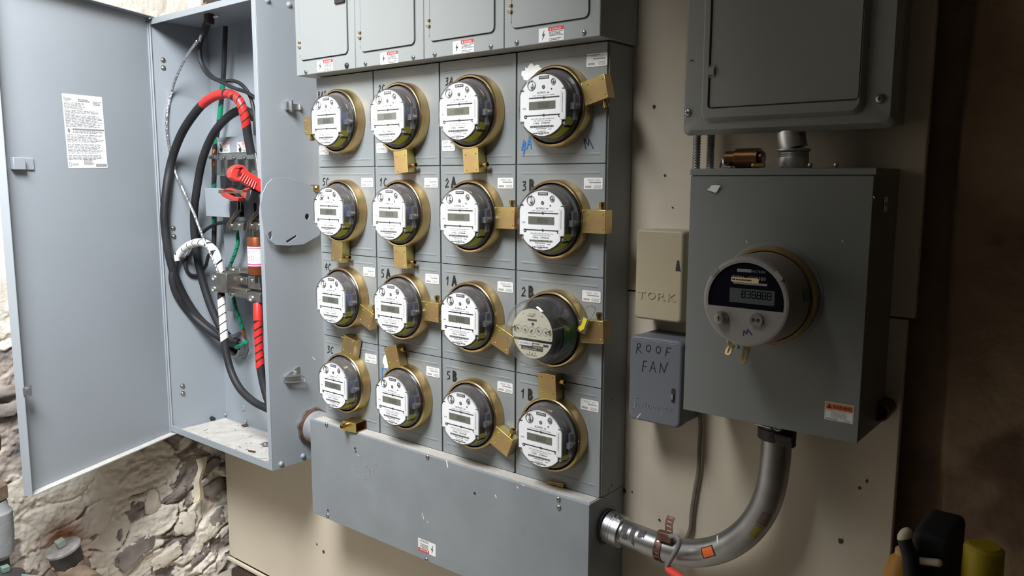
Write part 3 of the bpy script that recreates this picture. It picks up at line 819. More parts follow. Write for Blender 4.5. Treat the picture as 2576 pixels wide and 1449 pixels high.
def danger(par, cx, cz, wd, ht, y, inv=False):
    b = MB(T((cx, y, cz)) @ FRONT @ Matrix.Rotation(PI if inv else 0, 4, 'Z'))
    b.rect(-wd / 2, wd / 2, -ht / 2, ht / 2, .0003); z = .0006
    b.mi = 2; b.rect(-wd * .12, wd * .49, ht * .24, ht * .5, z)
    b.mi = 0; b.text('DANGER', wd * .22, ht * .36, z + .0003, h=ht * .15, w=wd * .36)
    b.add([(-wd * .06, ht * .29, z + .0003), (wd * .0, ht * .29, z + .0003), (-wd * .03, ht * .46, z + .0003)], [(0, 1, 2)])
    b.mi = 1; b.greek(-wd * .08, wd * .47, -ht * .16, ht * .2, 4, z, .45, seed=int(cx * 1000)); b.greek(-wd * .08, wd * .47, -ht * .46, -ht * .26, 2, z, .4, seed=3)
    b.prism([(-wd * .27, ht * .36), (-wd * .37, -.02 * ht), (-wd * .31, .02 * ht), (-wd * .36, -ht * .36), (-wd * .24, .08 * ht), (-wd * .31, .06 * ht)], z, z + .0002)
    return b.build('danger_label', [paper, ink, red], par, smooth=0)
for i in range(4):
    x0, x1 = se[i] + .0007, se[i + 1] - .0007
    t = thing('breaker_unit', lab4[i], 'breaker unit', ((x0 + x1) / 2, 1.6, UBOT), 'breaker units above the meters')
    b = MB(); b.box(x0, x1, UYF, WALL - .002, UBOT, UTOP); b.build('body', paint_u, t, bev=.002)
    (xa, xb), pl, pr = dpx[i]
    zb = UY(pl[0], pl[1], UYF).z; xl = UY(xa, 100, UYF).x; xr = UY(xb, 80, UYF).x
    b = MB(FRONT); b.rrect(xl - .0013, xr + .0016, zb - .0018, UTOP - .03, .014, -UYF, -UYF + .0007); b.build('door_gap', gap_m, t, smooth=0)
    b = MB(FRONT); b.rrect(xl + .0008, xr, zb, UTOP - .032, .012, -UYF + .0005, -UYF + .0045); d = b.build('door', paint_u, t, bev=.0015)
    # hinge rod and its two brass knuckles
    b = MB(FRONT); b.cyl((xl - .001, zb + .052, -UYF + .003), (xl - .001, UTOP - .05, -UYF + .003), .0038, 10); b.cyl((xl - .001, zb + .014, -UYF + .003), (xl - .001, zb + .034, -UYF + .003), .0032, 10); b.build('hinge_rod', paint_u, d)
    for zz in (zb + .036, zb + .050):
        b = MB(FRONT); b.cyl((xl - .001, zz - .0026, -UYF + .0035), (xl - .001, zz + .0026, -UYF + .0035), .0060, 12); b.build('hinge_knuckle', brass, d)
    b = MB(FRONT); b.cyl((xl - .001, zb + .0388, -UYF + .003), (xl - .001, zb + .0472, -UYF + .003), .0042, 10); b.lathe([(.006, -UYF), (.005, -UYF + .002), (.003, -UYF + .003)], 12, center=(xl - .012, zb + .043)); b.build('hinge_pin', paint_u, d)
    a, e = lbl[i]; p0 = UY(*a, UYF - .001); p1 = UY(*e, UYF - .001)
    danger(t, (p0.x + p1.x) / 2, (p0.z + p1.z) / 2, abs(p1.x - p0.x), .030, UYF - .0002)
    for k, (px, py) in enumerate(scr[i]): screw(t, UY(px, py, UYF), 'y', .0062 if (i, k) != (0, 1) else .008, dullsteel if (i, k) != (0, 1) else castiron)
    if i == 0:
        p = UY(859, 0, UYF); b = MB(FRONT); b.box(p.x - .020, p.x + .022, p.z - .010, p.z + .06, -UYF + .004, -UYF + .010); b.build('handle', black, d, bev=.002)

# ------------------------------------------------------------------ wiring trough below
TY = 1.456; tx0, tx1, tz0, tz1 = -1.988, -.953, -1.035, -.7305
t = thing('wiring_trough', 'long grey wiring trough under the meters with dust on its ledge', 'trough', ((tx0 + tx1) / 2, 1.6, tz0))
b = MB(); b.box(tx0, tx1, TY + .003, WALL - .002, tz0, tz1); b.build('body', paint_t, t, bev=.0015)
b = MB(); b.box(tx0, tx1, TY, TY + .0028, tz0, tz1 - .001); b.build('front_cover', paint_t, t, bev=.0012)
R = random.Random(2)
b = MB(); b.box(tx0 + .01, tx1 - .004, TY + .006, 1.4995, tz1, tz1 + .0012)
b.build('dust_layer', dust, t, kind='stuff', smooth=0)
for px, py in ((822, 1068), (1076, 1149), (1405, 1255), (1406, 1276), (825, 1296), (1073, 1407)): screw(t, UY(px, py, TY), 'y', .0065)
for px, py, r in ((893, 1128, .004), (895, 1136, .003), (825, 1284, .004), (1194, 1241, .004)):
    q = UY(px, py, TY - .0005); b = MB(T(q) @ FRONT); b.disc(0, 0, r, 0, 10); b.build('screw_hole', gap_m, t, smooth=0)
p0 = UY(1052, 1355, TY); p1 = UY(1097, 1400, TY)
danger(t, -1.480, -.994, .068, .036, TY - .0002, inv=True)
b = MB(FRONT)
for x0_, y0_, x1_, y1_, wd in ((1123, 1158, 1126, 1175, .005), (1246, 1246, 1248, 1251, .004), (1300, 1224, 1303, 1228, .003), (1313, 1219, 1318, 1222, .0025), (1062, 1292, 1066, 1306, .003), (900, 1144, 901, 1146, .003), (1074, 1312, 1077, 1316, .002)):
    a = UY(x0_, y0_, TY - .0007); e = UY(x1_, y1_, TY - .0007); b.line([(a.x, a.z), (e.x, e.z)], wd * .8, -TY + .0004)
b.build('paint_scratch', paper, t, smooth=0)
b = MB(FRONT); R = random.Random(8)
for k in range(70):                                            # dried pale splashes
    x = -1.72 + R.gauss(0, .045); z = -.80 - abs(R.gauss(0, .05)); 
    b.line([(x, z), (x + R.gauss(0, .004), z - .003 - .008 * R.random())], .0012 + .0025 * R.random(), -TY + .0003)
b.build('splash_mark', mat('dried_splash', (.275, .295, .31), .6), t, kind='stuff', smooth=0)
# knock-out rings on the right end
cN = Vector((tx1, 1.530, UX(1512, 1327, tx1).z))
for r in (.040, .047):
    b = MB(T(cN) @ SIDE); b.lathe([(r, .0), (r, .0008), (r + .0025, .0008), (r + .0025, 0)], 40, False, False); b.build('knockout_ring', paint_t, t)
# conduit nipple joining the switch box to the trough
EXR = -2.095
t = thing('conduit_nipple', 'short fat grey conduit nipple joining the switch box to the trough', 'conduit', (-2.05, 1.545, -.80))
b = MB(T((EXR, 1.545, -.795)) @ SIDE); b.lathe([(.052, .004), (.053, .0195), (.052, .021), (.052, .106)], 40, False, False); b.build('sleeve', greypipe, t)
b = MB(T((EXR, 1.545, -.795)) @ SIDE)
out = []
for k in range(48):
    rr_ = .0622 if (k // 3) % 2 else .0585
    out.append((rr_ * math.cos(2 * PI * k / 48), rr_ * math.sin(2 * PI * k / 48)))
b.prism(out, .0005, .009, [[(.0525 * math.cos(2 * PI * k / 36), .0525 * math.sin(2 * PI * k / 36)) for k in range(36)]]); b.build('locknut', dullsteel, t, bev=.001)
b = MB(T((EXR, 1.545, -.795)) @ SIDE); b.lathe([(.0528, .0092), (.0570, .0092), (.0565, .017), (.0528, .0185)], 40, False, False); b.build('rusty_bushing', rust, t)

# loose pieces lying on the ledge
lz = tz1 + .0013
p = UZ(890, 1082, lz)
t = thing('lock_box', 'open ended gold lock box lying loose on the left of the trough ledge', 'lock box', (p.x, 1.473, lz))
M = T((p.x, 1.470, lz + .0155)) @ Matrix.Rotation(math.radians(8), 4, 'Z')
b = MB(M @ Matrix.Rotation(PI / 2, 4, 'Y'))
w_, h_, th = .0145, .0225, .0012
b.prism([(-w_, -h_), (w_, -h_), (w_, h_), (-w_, h_)], -.026, .026, [[(-w_ + th, -h_ + th), (w_ - th, -h_ + th), (w_ - th, h_ - th), (-w_ + th, h_ - th)]])
b.build('shell', zinc2, t)
b = MB(M); b.box(-.026, -.0235, -h_ + th, h_ - th, -w_ + th, w_ - th); b.build('end_plate', zinc2, t)
b = MB(M @ T((-.010, -.0225, .004)) @ FRONT); b.lathe([(.0001, 0), (.0055, 0), (.0055, .008), (.0072, .0082), (.0072, .020), (.0055, .021), (.005, .012), (.0001, .0118)], 16, False, False); b.build('lock_barrel', brass, t)
p = UZ(1398, 1220, lz)
t = thing('barrel_lock', 'loose brass barrel lock lying on the ledge below the meter marked 1B', 'lock', (p.x, p.y, lz))
a = UZ(1376, 1212, lz + .006); e = UZ(1420, 1222, lz + .006)
b = MB(); b.cyl(a, a.lerp(e, .62), .0044, 14); b.cyl(a.lerp(e, .2), a.lerp(e, .26), .0049, 14); b.build('shank', brass, t)
b = MB(); b.tube([a.lerp(e, .60), a.lerp(e, .66), a.lerp(e, .95), e], .0062, 16); b.build('head', brass, t)

# ------------------------------------------------------------------ the open switch box on the left
EXL, EY0, EY1, EZ0, EZ1 = -2.722, 1.390, 1.606, -.905, .545
box = thing('switch_box', 'tall grey steel switch box standing open at the far left end of the meters', 'enclosure', ((EXL + EXR) / 2, EY1, EZ0))
b = MB(); th = .003
b.box(EXL, EXR, EY1 - th, EY1, EZ0, EZ1)
b.box(EXL, EXL + th, EY0, EY1 - th, EZ0, EZ1); b.box(EXR - th, EXR, EY0, EY1 - th, EZ0, EZ1)
b.box(EXL + th, EXR - th, EY0, EY1 - th, EZ0, EZ0 + th); b.box(EXL + th, EXR - th, EY0, EY1 - th, EZ1 - th, EZ1)
b.build('shell', paint, box, bev=.0008)
b = MB(FRONT); b.prism([(EXL, EZ0), (EXR, EZ0), (EXR, EZ1), (EXL, EZ1)], -EY0 - .0002, -EY0 + .0028, [[(EXL + .008, EZ0 + .024), (EXR - .019, EZ0 + .024), (EXR - .019, EZ1 - .020), (EXL + .008, EZ1 - .020)]])
b.build('front_flange', paint, box, bev=.0012)
for px, py in ((410, 151), (411, 171), (435, 574), (437, 595), (459, 971), (460, 990)): rivet(box, UX(px, py, EXL + th), 'x', .0072, tin, 'hinge_rivet')
for px, py in ((707, 1167), (762, 1147), (673, 1), (727, 12)): rivet(box, UX(px, py, EXR), 'x', .0080, paint, 'bolt_head')
# brass stud beside the 5C meter
# over-centre latches on the right side
def latch(py, up):
    q = UX(735, py, EXR); b = MB(T(q) @ SIDE)
    if up:
        b.rrect(-.028, .030, -.009, .009, .002, 0, .003); b.rrect(-.030, -.012, -.012, .012, .002, .003, .014); b.rrect(-.016, -.010, -.017, .017, .002, .003, .020); b.cyl((.024, -.008, .006), (.024, .008, .006), .004, 10)
        return b.build('toggle_latch', steel, box, bev=.001)
    b.prism([(-.034, .0), (.026, .026), (.028, -.016), (-.034, -.010)], 0, .003)
    b.tube([(-.034, .004, .012), (.020, -.001, .016), (.034, -.010, .016), (.034, -.026, .016), (.010, -.020, .016), (-.034, -.014, .012)], .0026, 8)
    b.rrect(-.036, .012, -.012, .004, .003, .004, .012); b.cyl((.012, .008, .002), (.012, .008, .012), .005, 10)
    return b.build('toggle_latch', steel, box, bev=.001)
latch(268, True); latch(944, False)
b = MB(T(UX(790, 902, EXR + .0008)) @ SIDE); b.prism([(-.009, .007), (-.003, .005), (.008, -.009), (.002, -.006)], 0, .0004); b.build('paint_scratch', paper, box, smooth=0)
b = MB(T(UY(612, 1027, EY1 - th)) @ FRONT); b.lathe([(.0125, 0), (.010, .0022), (.006, .0030), (.004, .0012), (.0005, .001)], 16); b.build('mounting_dimple', paint, box)

# interlock plate and red operating handle on the right side
PX = EXR + .020
pl = [(684, 449), (671, 462), (660, 486), (655, 515), (657, 545), (663, 578), (674, 602), (692, 616), (725, 618), (763, 615), (803, 592), (812, 560), (812, 500), (800, 478), (764, 457), (722, 446)]
out = [(q.y, q.z) for q in (UX(a, e, PX) for a, e in pl)]
def hole(cx, cy, ax, ay, n=10, ang=0):
    q = UX(cx, cy, PX); return [(q.y + ax * math.cos(2 * PI * k / n) * math.cos(ang) - ay * math.sin(2 * PI * k / n) * math.sin(ang), q.z + ax * math.cos(2 * PI * k / n) * math.sin(ang) + ay * math.sin(2 * PI * k / n) * math.cos(ang)) for k in range(n)]
b = MB(SIDE)
slot = [(UX(a, e, PX).y, UX(a, e, PX).z) for a, e in ((719, 606), (744, 591), (745, 596), (722, 612))]
tear = [(UX(a, e, PX).y, UX(a, e, PX).z) for a, e in ((673, 588), (678, 583), (683, 582), (684, 592), (681, 603), (677, 602))]
b.prism(out, PX - .0015, PX + .0015, [hole(772, 545, .008, .0095), slot, tear])
plate = b.build('interlock_plate', paint, box, bev=.0006)
b = MB(); q = UX(770, 520, EXR); b.cyl((EXR, q.y, q.z), (PX - .0015, q.y, q.z), .022, 20); b.build('plate_boss', paint, plate)
b = MB(T(UX(794, 474, PX)) @ SIDE); b.lathe([(.012, -.016), (.012, .012), (.009, .016)], 16); b.build('brass_knob', brass, box)
HX = EXR - .016
hp = [(576, 447), (575, 436), (578, 425), (586, 418), (596, 414), (606, 416), (613, 421), (618, 430), (640, 444), (662, 457), (657, 473), (651, 483), (645, 482), (626, 469), (606, 457), (594, 456), (584, 453)]
hh = [(592, 446), (592, 437), (596, 428), (601, 423), (604, 424), (602, 434), (605, 439), (609, 443)]
def yz(pts, x): return [(UX(a, e, x).y, UX(a, e, x).z) for a, e in pts]
b = MB(SIDE); b.prism(yz(hp, HX), HX - .012, HX + .012, [yz(hh, HX)]); hd = b.build('red_handle', redplast, box, label='bright red plastic operating handle with finger loop', bev=.004, seg=3)
b = MB()
for k in range(7):
    u0 = UX(613 + k * 5.2, 437 + k * 3.6, HX + .0122); u1 = UX(603 + k * 5.8, 452 + k * 3.9, HX + .0122)
    b.tube([u0, u1], .0022, 6)
b.build('grip_rib', redplast, hd)
b = MB(SIDE); b.prism(yz([(628, 474), (648, 482), (650, 508), (636, 511), (622, 506)], HX), HX - .014, HX + .008); b.build('handle_boot', black, box, bev=.004)

# ---- door, swung open
dn = Vector((.926, .378, 0)).normalized(); du = Vector((-dn.y, dn.x, 0)); DO = Vector((EXL - .001, EY0 - .004, 0))
DM = Matrix(((du.x, 0, dn.x, DO.x), (du.y, 0, dn.y, DO.y), (0, 1, 0, 0), (0, 0, 0, 1)))
def UD(px, py, wv):
    v = _d + _r * ((px - 1288.0) / FPX) - _u * ((py - 724.5) / FPX)
    p0 = DO + dn * wv
    p = v * (p0.dot(dn) / v.dot(dn)); q = p - DO
    return Vector((q.dot(du), p.z, wv))
dz0, dz1, dw = -.909, .549, -.612
b = MB(DM); b.box(dw, -.002, dz0, dz1, 0, .002)
b.box(dw, dw + .002, dz0, dz1, .002, .031); b.box(dw + .002, -.002, dz0, dz0 + .002, .002, .031); b.box(dw + .002, -.002, dz1 - .002, dz1, .002, .031)
b.box(-.0085, -.002, dz0 + .002, dz1 - .002, .002, .006)
door = b.build('door', paint, box, label='grey pan door swung open to the left', bev=.0008)
b = MB(DM); b.cyl((.000, dz0 + .01, .004), (.000, dz1 - .01, .004), .0042, 10); b.build('hinge', paint, door)
b = MB(DM); b.box(dw + .003, -.01, dz0 + .0022, dz0 + .0034, .003, .0305); b.build('flange_dust', dust, door, kind='stuff', smooth=0)
q0 = UD(25, 412, .002); q1 = UD(54, 412, .002); q2 = UD(83, 412, .002); hz = .017
b = MB(DM); b.box(q1.x, q2.x, q1.y - hz, q1.y + hz, .002, .006); b.box(q0.x, q1.x + .002, q1.y - hz, q1.y + hz, .012, .016); b.box(q1.x - .003, q1.x, q1.y - hz, q1.y + hz, .002, .016); b.box(q0.x, q0.x + .004, q1.y - hz, q1.y + hz, .002, .012)
b.build('latch_tab', paint, door, bev=.0015)
q = UD(44, 988, .031); b = MB(DM); b.box(dw - .004, dw + .024, q.y - .012, q.y + .012, .0312, .0345); b.box(dw + .004, dw + .018, q.y - .018, q.y + .008, .0345, .040); b.build('latch_keeper', steel, door, bev=.001)
# instruction sheet stuck on the door
A, Bq, Cq, Dq = [UD(a, e, .0026) for a, e in ((172, 423), (271, 422), (257, 243), (152, 234))]
ex = (Bq - A); wdt = ex.length; ex.normalize(); ey = (Dq - A); ht = ey.length; ey = Vector((-ex.y, ex.x, 0))
LM = DM @ Matrix(((ex.x, ey.x, 0, A.x), (ex.y, ey.y, 0, A.y), (0, 0, 1, A.z), (0, 0, 0, 1)))
b = MB(LM @ Matrix.Diagonal((wdt, ht, 1, 1)))
b.rect(0, 1, 0, 1, 0); b.mi = 1; z = .0003
b.greek(.03, .22, .90, .95, 3, z, .5, seed=1); b.greek(.38, .70, .905, .945, 2, z, .7, seed=2); b.greek(.75, .98, .87, .93, 3, z, .5, seed=3)
b.greek(.03, .55, .80, .89, 6, z, .4, seed=4); b.greek(.03, .97, .745, .79, 3, z, .4, seed=5)
b.rect(.03, .28, .730, .737, z); b.greek(.03, .97, .56, .725, 11, z, .4, seed=6)
b.rect(.18, .98, .520, .540, z); b.greek(.18, .98, .475, .512, 3, z, .45, seed=7); b.disc(.09, .51, .03, z, 8)
b.greek(.03, .97, .35, .46, 7, z, .35, seed=8); b.greek(.03, .97, .20, .33, 8, z, .35, seed=9); b.greek(.03, .97, .11, .18, 4, z, .4, seed=10)
b.greek(.40, .65, .04, .12, 5, z, .5, seed=11); b.disc(.055, .05, .03, z, 14, .022); b.greek(.10, .28, .035, .065, 2, z, .5, seed=12)
b.rect(.70, .97, .018, .055, z); b.mi = 0; b.text('SIEMENS', .835, .036, z + .0003, h=.018, w=.2); b.mi = 1
b.text('WARNING', .58, .530, z + .0003, h=.001, w=.1) if False else None
b.build('instruction_sheet', [paper, greyink], door, label='white printed instruction sheet', smooth=0)

# ---- fused switch mechanism inside
def FRc(x0, y0, x1, y1, y):
    a = UY(x0, y0, y); e = UY(x1, y1, y); return min(a.x, e.x), max(a.x, e.x), min(a.z, e.z), max(a.z, e.z)
sw = thing('fused_switch', 'grey and black fused switch mechanism inside the open switch box', 'switch', (-2.30, 1.603, -.30))
def pbox(name, m, px, y0, y1, bev=.001, par=None, xr=None):
    x0, x1, z0, z1 = FRc(*px, y0)
    if xr is not None: x1 = xr
    b = MB(); b.box(x0, x1, y0, y1, z0, z1); return b.build(name, m, par or sw, bev=bev)
pbox('mounting_base', mat('shaded_base_enamel', (.23, .255, .28), .45), (552, 352, 648, 796), 1.565, 1.602, xr=EXR - .006)  # same grey enamel as the box, darkened to put its shade into the colour
sh = pbox('shield_panel', paint, (545, 346, 648, 400), 1.535, 1.565, xr=EXR - .006)
for (a, e) in (((549, 358), (578, 384)), ((596, 358), (626, 384))):
    p0 = UY(*a, 1.5345); p1 = UY(*e, 1.5345); cx_, cz_ = (p0.x + p1.x) / 2, (p0.z + p1.z) / 2; w2, h2 = abs(p1.x - p0.x) / 2, abs(p1.z - p0.z) / 2
    b = MB(T((cx_, 1.5344, cz_)) @ FRONT); b.rrect(-w2, w2, -h2, h2, .003, 0, .0004); b.mi = 2; b.rect(-w2 * .1, w2 * .92, h2 * .5, h2 * .92, .0006)
    b.mi = 0; b.text('DANGER', w2 * .41, h2 * .71, .0008, h=h2 * .26, w=w2 * .8); b.mi = 1
    b.greek(-w2 * .05, w2 * .9, -h2 * .9, h2 * .4, 6, .0006, .35, seed=3)
    b.prism([(-w2 * .55, h2 * .05), (-w2 * .2, -.2 * h2), (-w2 * .3, -h2 * .85), (-w2 * .6, -h2 * .85), (-w2 * .75, -.3 * h2)], .0005, .0007); b.line([(-w2 * .85, h2 * .75), (-w2 * .5, h2 * .4), (-w2 * .6, h2 * .3), (-w2 * .3, 0)], .0025, .0006)
    b.build('danger_label', [paper, ink, red], sh, smooth=0)
x0, x1, z0, z1 = FRc(546, 400, 648, 440, 1.50)
b = MB(); b.box(x0, EXR - .025, 1.49, 1.545, z0, z1 + .02); b.build('clear_shield', shieldcl, sw, bev=.004)
for px in (580, 606, 632):
    q = UY(px, 402, 1.53); b = MB(); b.cyl((q.x, 1.515, q.z - .06), (q.x, 1.515, q.z + .0), .010, 12); b.ball((q.x, 1.505, q.z + .005), .007); b.build('terminal_stud', tin, sw)
pbox('arc_chute', black, (553, 442, 648, 476), 1.480, 1.560, .002, xr=EXR - .03)
b = MB()
for k in range(4):
    q = UY(572 + 20 * k, 458, 1.478); b.box(q.x - .004, q.x + .004, 1.468, 1.482, q.z - .014, q.z + .020)
b.build('chute_rib', deepblk, sw, bev=.001)
# rocking bakelite bar with its red insulators
a = UY(553, 482, 1.450); e = UY(655, 484, 1.450)
b = MB(); b.box(a.x, e.x, 1.444, 1.460, a.z - .006, a.z + .006); b.build('cross_bar', brown, sw, bev=.002)
for px0, px1 in ((556, 602), (606, 640)):
    def pz(pts, y): return [(UY(u_, v_, y).x, UY(u_, v_, y).z) for u_, v_ in pts]
    L = px1 - px0
    b = MB(FRONT); b.prism(pz([(px0, 487), (px0 + L * .3, 485), (px0 + L * .55, 494), (px0 + L, 497), (px0 + L * .95, 507), (px0 + L * .45, 502), (px0 + L * .15, 495)], 1.440), -1.462, -1.436)
    b.prism(pz([(px0 + L * .15, 479), (px0 + L * .4, 473), (px0 + L * .65, 476), (px0 + L * .72, 480)], 1.445), -1.46, -1.44)
    b.build('red_insulator', reddark, sw, bev=.002)
pbox('barrier', black, (578, 506, 603, 546), 1.490, 1.565, .002); pbox('barrier', black, (612, 508, 640, 549), 1.485, 1.565, .002)
pbox('baffle_plate', paint, (515, 473, 577, 547), 1.500, 1.503, .001)
for dx in (0, 50):
    b = MB()
    p = [UY(597 + dx, 508, 1.475), UY(597 + dx, 528, 1.475), UY(572 + dx, 560, 1.468), UY(570 + dx, 582, 1.468)]
    for yo in (0, .012):
        V = [(q.x + s * .0012, q.y + yo + t_, q.z) for q in p for s in (-1, 1) for t_ in (0, .0090)]
        F = []
        for k in range(3):
            o = 4 * k; F += [(o, o + 1, o + 5, o + 4), (o + 2, o + 6, o + 7, o + 3), (o, o + 4, o + 6, o + 2), (o + 1, o + 3, o + 7, o + 5)]
        b.add(V, F)
    b.build('blade_clip', tin, sw, smooth=0)
    tb = pbox('fuse_terminal', tin, (574 + dx, 558, 612 + dx, 580), 1.485, 1.560, .001, xr=None if dx == 0 else EXR - .022)
    for k in range(2): screw(tb, UY(583 + dx + 18 * k, 567, 1.485), 'y', .006, steel)
# cartridge fuse
q = UY(647, 645, 1.472); zt = UY(640, 598, 1.45).z; zb = UY(640, 692, 1.45).z; fx = q.x
fu = thing('cartridge_fuse', 'brown cartridge fuse with white and pink label in the switch box', 'fuse', (fx, 1.472, zb))
b = MB(T((fx, 1.472, 0))); b.lathe([(.029, zb), (.0300, zb + .002), (.0300, zt - .002), (.029, zt)], 32, True, True); b.build('barrel', fusebrown, fu)
zl1 = UY(640, 621, 1.45).z; zl0 = UY(640, 670, 1.45).z
b = MB(T((fx, 1.472, 0))); b.lathe([(.0303, zl0), (.0303, zl1)], 32, False, False); b.build('label_band', fusewhite, fu)
b = MB(T((fx, 1.472, 0))); b.lathe([(.0305, zl0 + .003), (.0305, zl0 + .0085)], 32, False, False); b.lathe([(.0305, zl1 - .006), (.0305, zl1 - .004)], 32, False, False)
R = random.Random(4)
for k in range(9):
    a0 = PI + .35 + k * .22
    for m_ in range(7):
        if R.random() < .7: b.lathe([(.0305, zl0 + .016 + m_ * .0052), (.0305, zl0 + .0185 + m_ * .0052)], 2, False, False, a0, a0 + .09)
b.build('print', pink, fu, smooth=0)
b = MB(); b.box(fx - .012, fx - .009, 1.466, 1.478, zt, zt + .03); b.box(fx - .012, fx - .009, 1.466, 1.478, zb - .03, zb); b.build('blade', tin, fu)
# lug blocks at the bottom of the switch
def lug(px, y0, y1, sc_pts, ax='y'):
    o = pbox('lug_block', tin, px, y0, y1, .0012)
    for a_, e_ in sc_pts:
        q = UY(a_, e_, y0); b = MB(T(q) @ FRONT); b.lathe([(.0105, 0), (.0105, .003), (.0065, .0032), (.0062, .0008), (.0001, .0006)], 14); b.build('set_screw', steel, o)
lug((528, 684, 571, 738), 1.445, 1.500, ((538, 699), (537, 727)))
lug((573, 722, 621, 751), 1.470, 1.540, ((583, 741),)); lug((621, 734, 655, 762), 1.462, 1.535, ((632, 751),))
pbox('terminal_plate', tin, (576, 692, 621, 716), 1.490, 1.495); pbox('terminal_plate', tin, (623, 694, 655, 730), 1.482, 1.488)
pbox('bus_strip', tin, (570, 682, 655, 690), 1.500, 1.56)
lug((567, 672, 603, 690), 1.510, 1.560, ((583, 681),))
for a_, e_ in ((590, 703), (607, 704), (634, 706)): screw(sw, UY(a_, e_, 1.490 if a_ < 620 else 1.482), 'y', .006, steel)
b = MB(FRONT); b.prism([(UY(u_, v_, 1.47).x, UY(u_, v_, 1.47).z) for u_, v_ in ((637, 384), (643, 384), (648, 430), (654, 455), (635, 455), (632, 430), (643, 428))], -1.50, -1.47); b.build('line_lug', tin, sw, bev=.002)

# ---- conduit bushing through the back of the box
q = UY(607, 868, 1.603)
cb = thing('conduit_bushing', 'steel conduit bushing with locknut low in the back of the switch box', 'bushing', q)
b = MB(T(q) @ FRONT)
b.lathe([(.040, .002), (.040, .034), (.038, .036), (.034, .036), (.033, .030), (.033, .002)], 36, False, False)
b.prism([((.050 if (k // 2) % 2 else .0465) * math.cos(2 * PI * k / 40), (.050 if (k // 2) % 2 else .0465) * math.sin(2 * PI * k / 40)) for k in range(40)], .002, .010, [[(.0402 * math.cos(2 * PI * k / 36), .0402 * math.sin(2 * PI * k / 36)) for k in range(36)]])
b.build('ring', dullsteel, cb, smooth=30)
b = MB(T(q) @ FRONT); b.disc(0, 0, .0335, .0022, 24); b.build('throat', deepblk, cb)
b = MB(T(q) @ FRONT); b.rrect(-.004, .018, .030, .046, .003, .034, .046); b.build('bonding_lug', steel, cb, bev=.002)

# ---- cables
def cable(name, label, pts, r, m=rubber, cat='cable', seg=12, parent=None, **k):
    W = []
    for p in pts:
        v = UY(*p)
        if v.x < EXL + .005 + r: v = UX(p[0], p[1], EXL + .005 + r)      # lies against the left side of the box
        W.append(v)
    path = smooth_path(W, 7)
    b = MB(); b.tube(path, r, seg)
    o = b.build(name, m, parent, **k)
    if parent is None: tag(o, label, cat)
    return o, path
def sleeve(par, path, s0, s1, r, m, n, name, gapf=.16, tilt=.6):
    """wrapped tape: n turns along the path between fractions s0 and s1, the dark sheath showing in the gaps"""
    L = [0]
    for i in range(len(path) - 1): L.append(L[-1] + (path[i + 1] - path[i]).length)
    tot = L[-1]
    def near(s):
        if not isinstance(s, tuple): return s
        best = (1e9, 0)
        for i, p in enumerate(path):
            zc = p.dot(_d); e = math.hypot(1288 + FPX * p.dot(_r) / zc - s[0], 724.5 - FPX * p.dot(_u) / zc - s[1])
            best = min(best, (e, L[i] / tot))
        return best[1]
    s0, s1 = sorted((near(s0), near(s1)))
    def at(s):
        s = min(max(s, 0), 1) * tot
        for i in range(len(path) - 1):
            if L[i + 1] >= s: return path[i].lerp(path[i + 1], (s - L[i]) / max(1e-9, L[i + 1] - L[i]))
        return path[-1]
    b = MB(); d = (s1 - s0) / n
    for k in range(n):
        a0 = s0 + k * d; a1 = a0 + d * (1 - gapf)
        b.tube([at(a0 + (a1 - a0) * i / 4) for i in range(5)], r, 14, tilt=tilt)
    return b.build(name, m, par)
cr_ = .0142
o, pA = cable('power_cable', 'thick black cable with red taped arch reaching from the top of the switch', [(632, 388, 1.47), (624, 345, 1.46), (616, 295, 1.445), (600, 252, 1.435), (567, 235, 1.43), (525, 250, 1.43), (490, 285, 1.43), (455, 340, 1.43), (430, 410, 1.43), (417, 490, 1.435), (414, 560, 1.44), (427, 650, 1.45), (455, 730, 1.47), (500, 800, 1.50), (550, 840, 1.54), (600, 862, 1.572)], cr_)
sleeve(o, pA, (623, 318), (572, 233), cr_ * 1.05, redtape, 7, 'red_tape'); sleeve(o, pA, (568, 233), (512, 262), cr_ * 1.05, redtape, 1, 'red_tape', .0, 0)
o, pB = cable('power_cable', 'plain thick black cable arching behind the red taped one', [(641, 300, 1.50), (632, 285, 1.495), (606, 277, 1.49), (570, 297, 1.485), (535, 340, 1.485), (510, 400, 1.485), (496, 470, 1.485), (488, 540, 1.49), (491, 610, 1.50), (505, 690, 1.515), (530, 770, 1.53), (560, 830, 1.55), (598, 866, 1.573)], cr_ * .96)
o, pC = cable('power_cable', 'black cable with white taped loop bent into the left hand lug', [(554, 686, 1.466), (551, 662, 1.462), (541, 634, 1.455), (520, 614, 1.45), (496, 610, 1.448), (468, 622, 1.447), (447, 645, 1.447), (437, 672, 1.45), (434, 705, 1.455), (447, 745, 1.465), (480, 790, 1.485), (530, 833, 1.515), (570, 858, 1.555), (604, 872, 1.572)], cr_ * .92)
sleeve(o, pC, (554, 686), (437, 664), cr_ * .98, whitetape, 9, 'white_tape')
o, pD = cable('power_cable', 'black cable with straight white taped top hanging below the left hand lug', [(556, 737, 1.466), (559, 780, 1.464), (563, 830, 1.462), (567, 875, 1.46), (580, 930, 1.46), (602, 975, 1.46), (635, 1008, 1.46), (668, 1026, 1.46), (700, 1040, 1.46)], cr_ * .9)
sleeve(o, pD, .03, .29, cr_ * .96, whitetape, 5, 'white_tape', .12)
b = MB(); b.cyl(UY(555, 728, 1.466), UY(556, 748, 1.466), cr_ * .75, 10); b.build('bare_strand', copper, o)
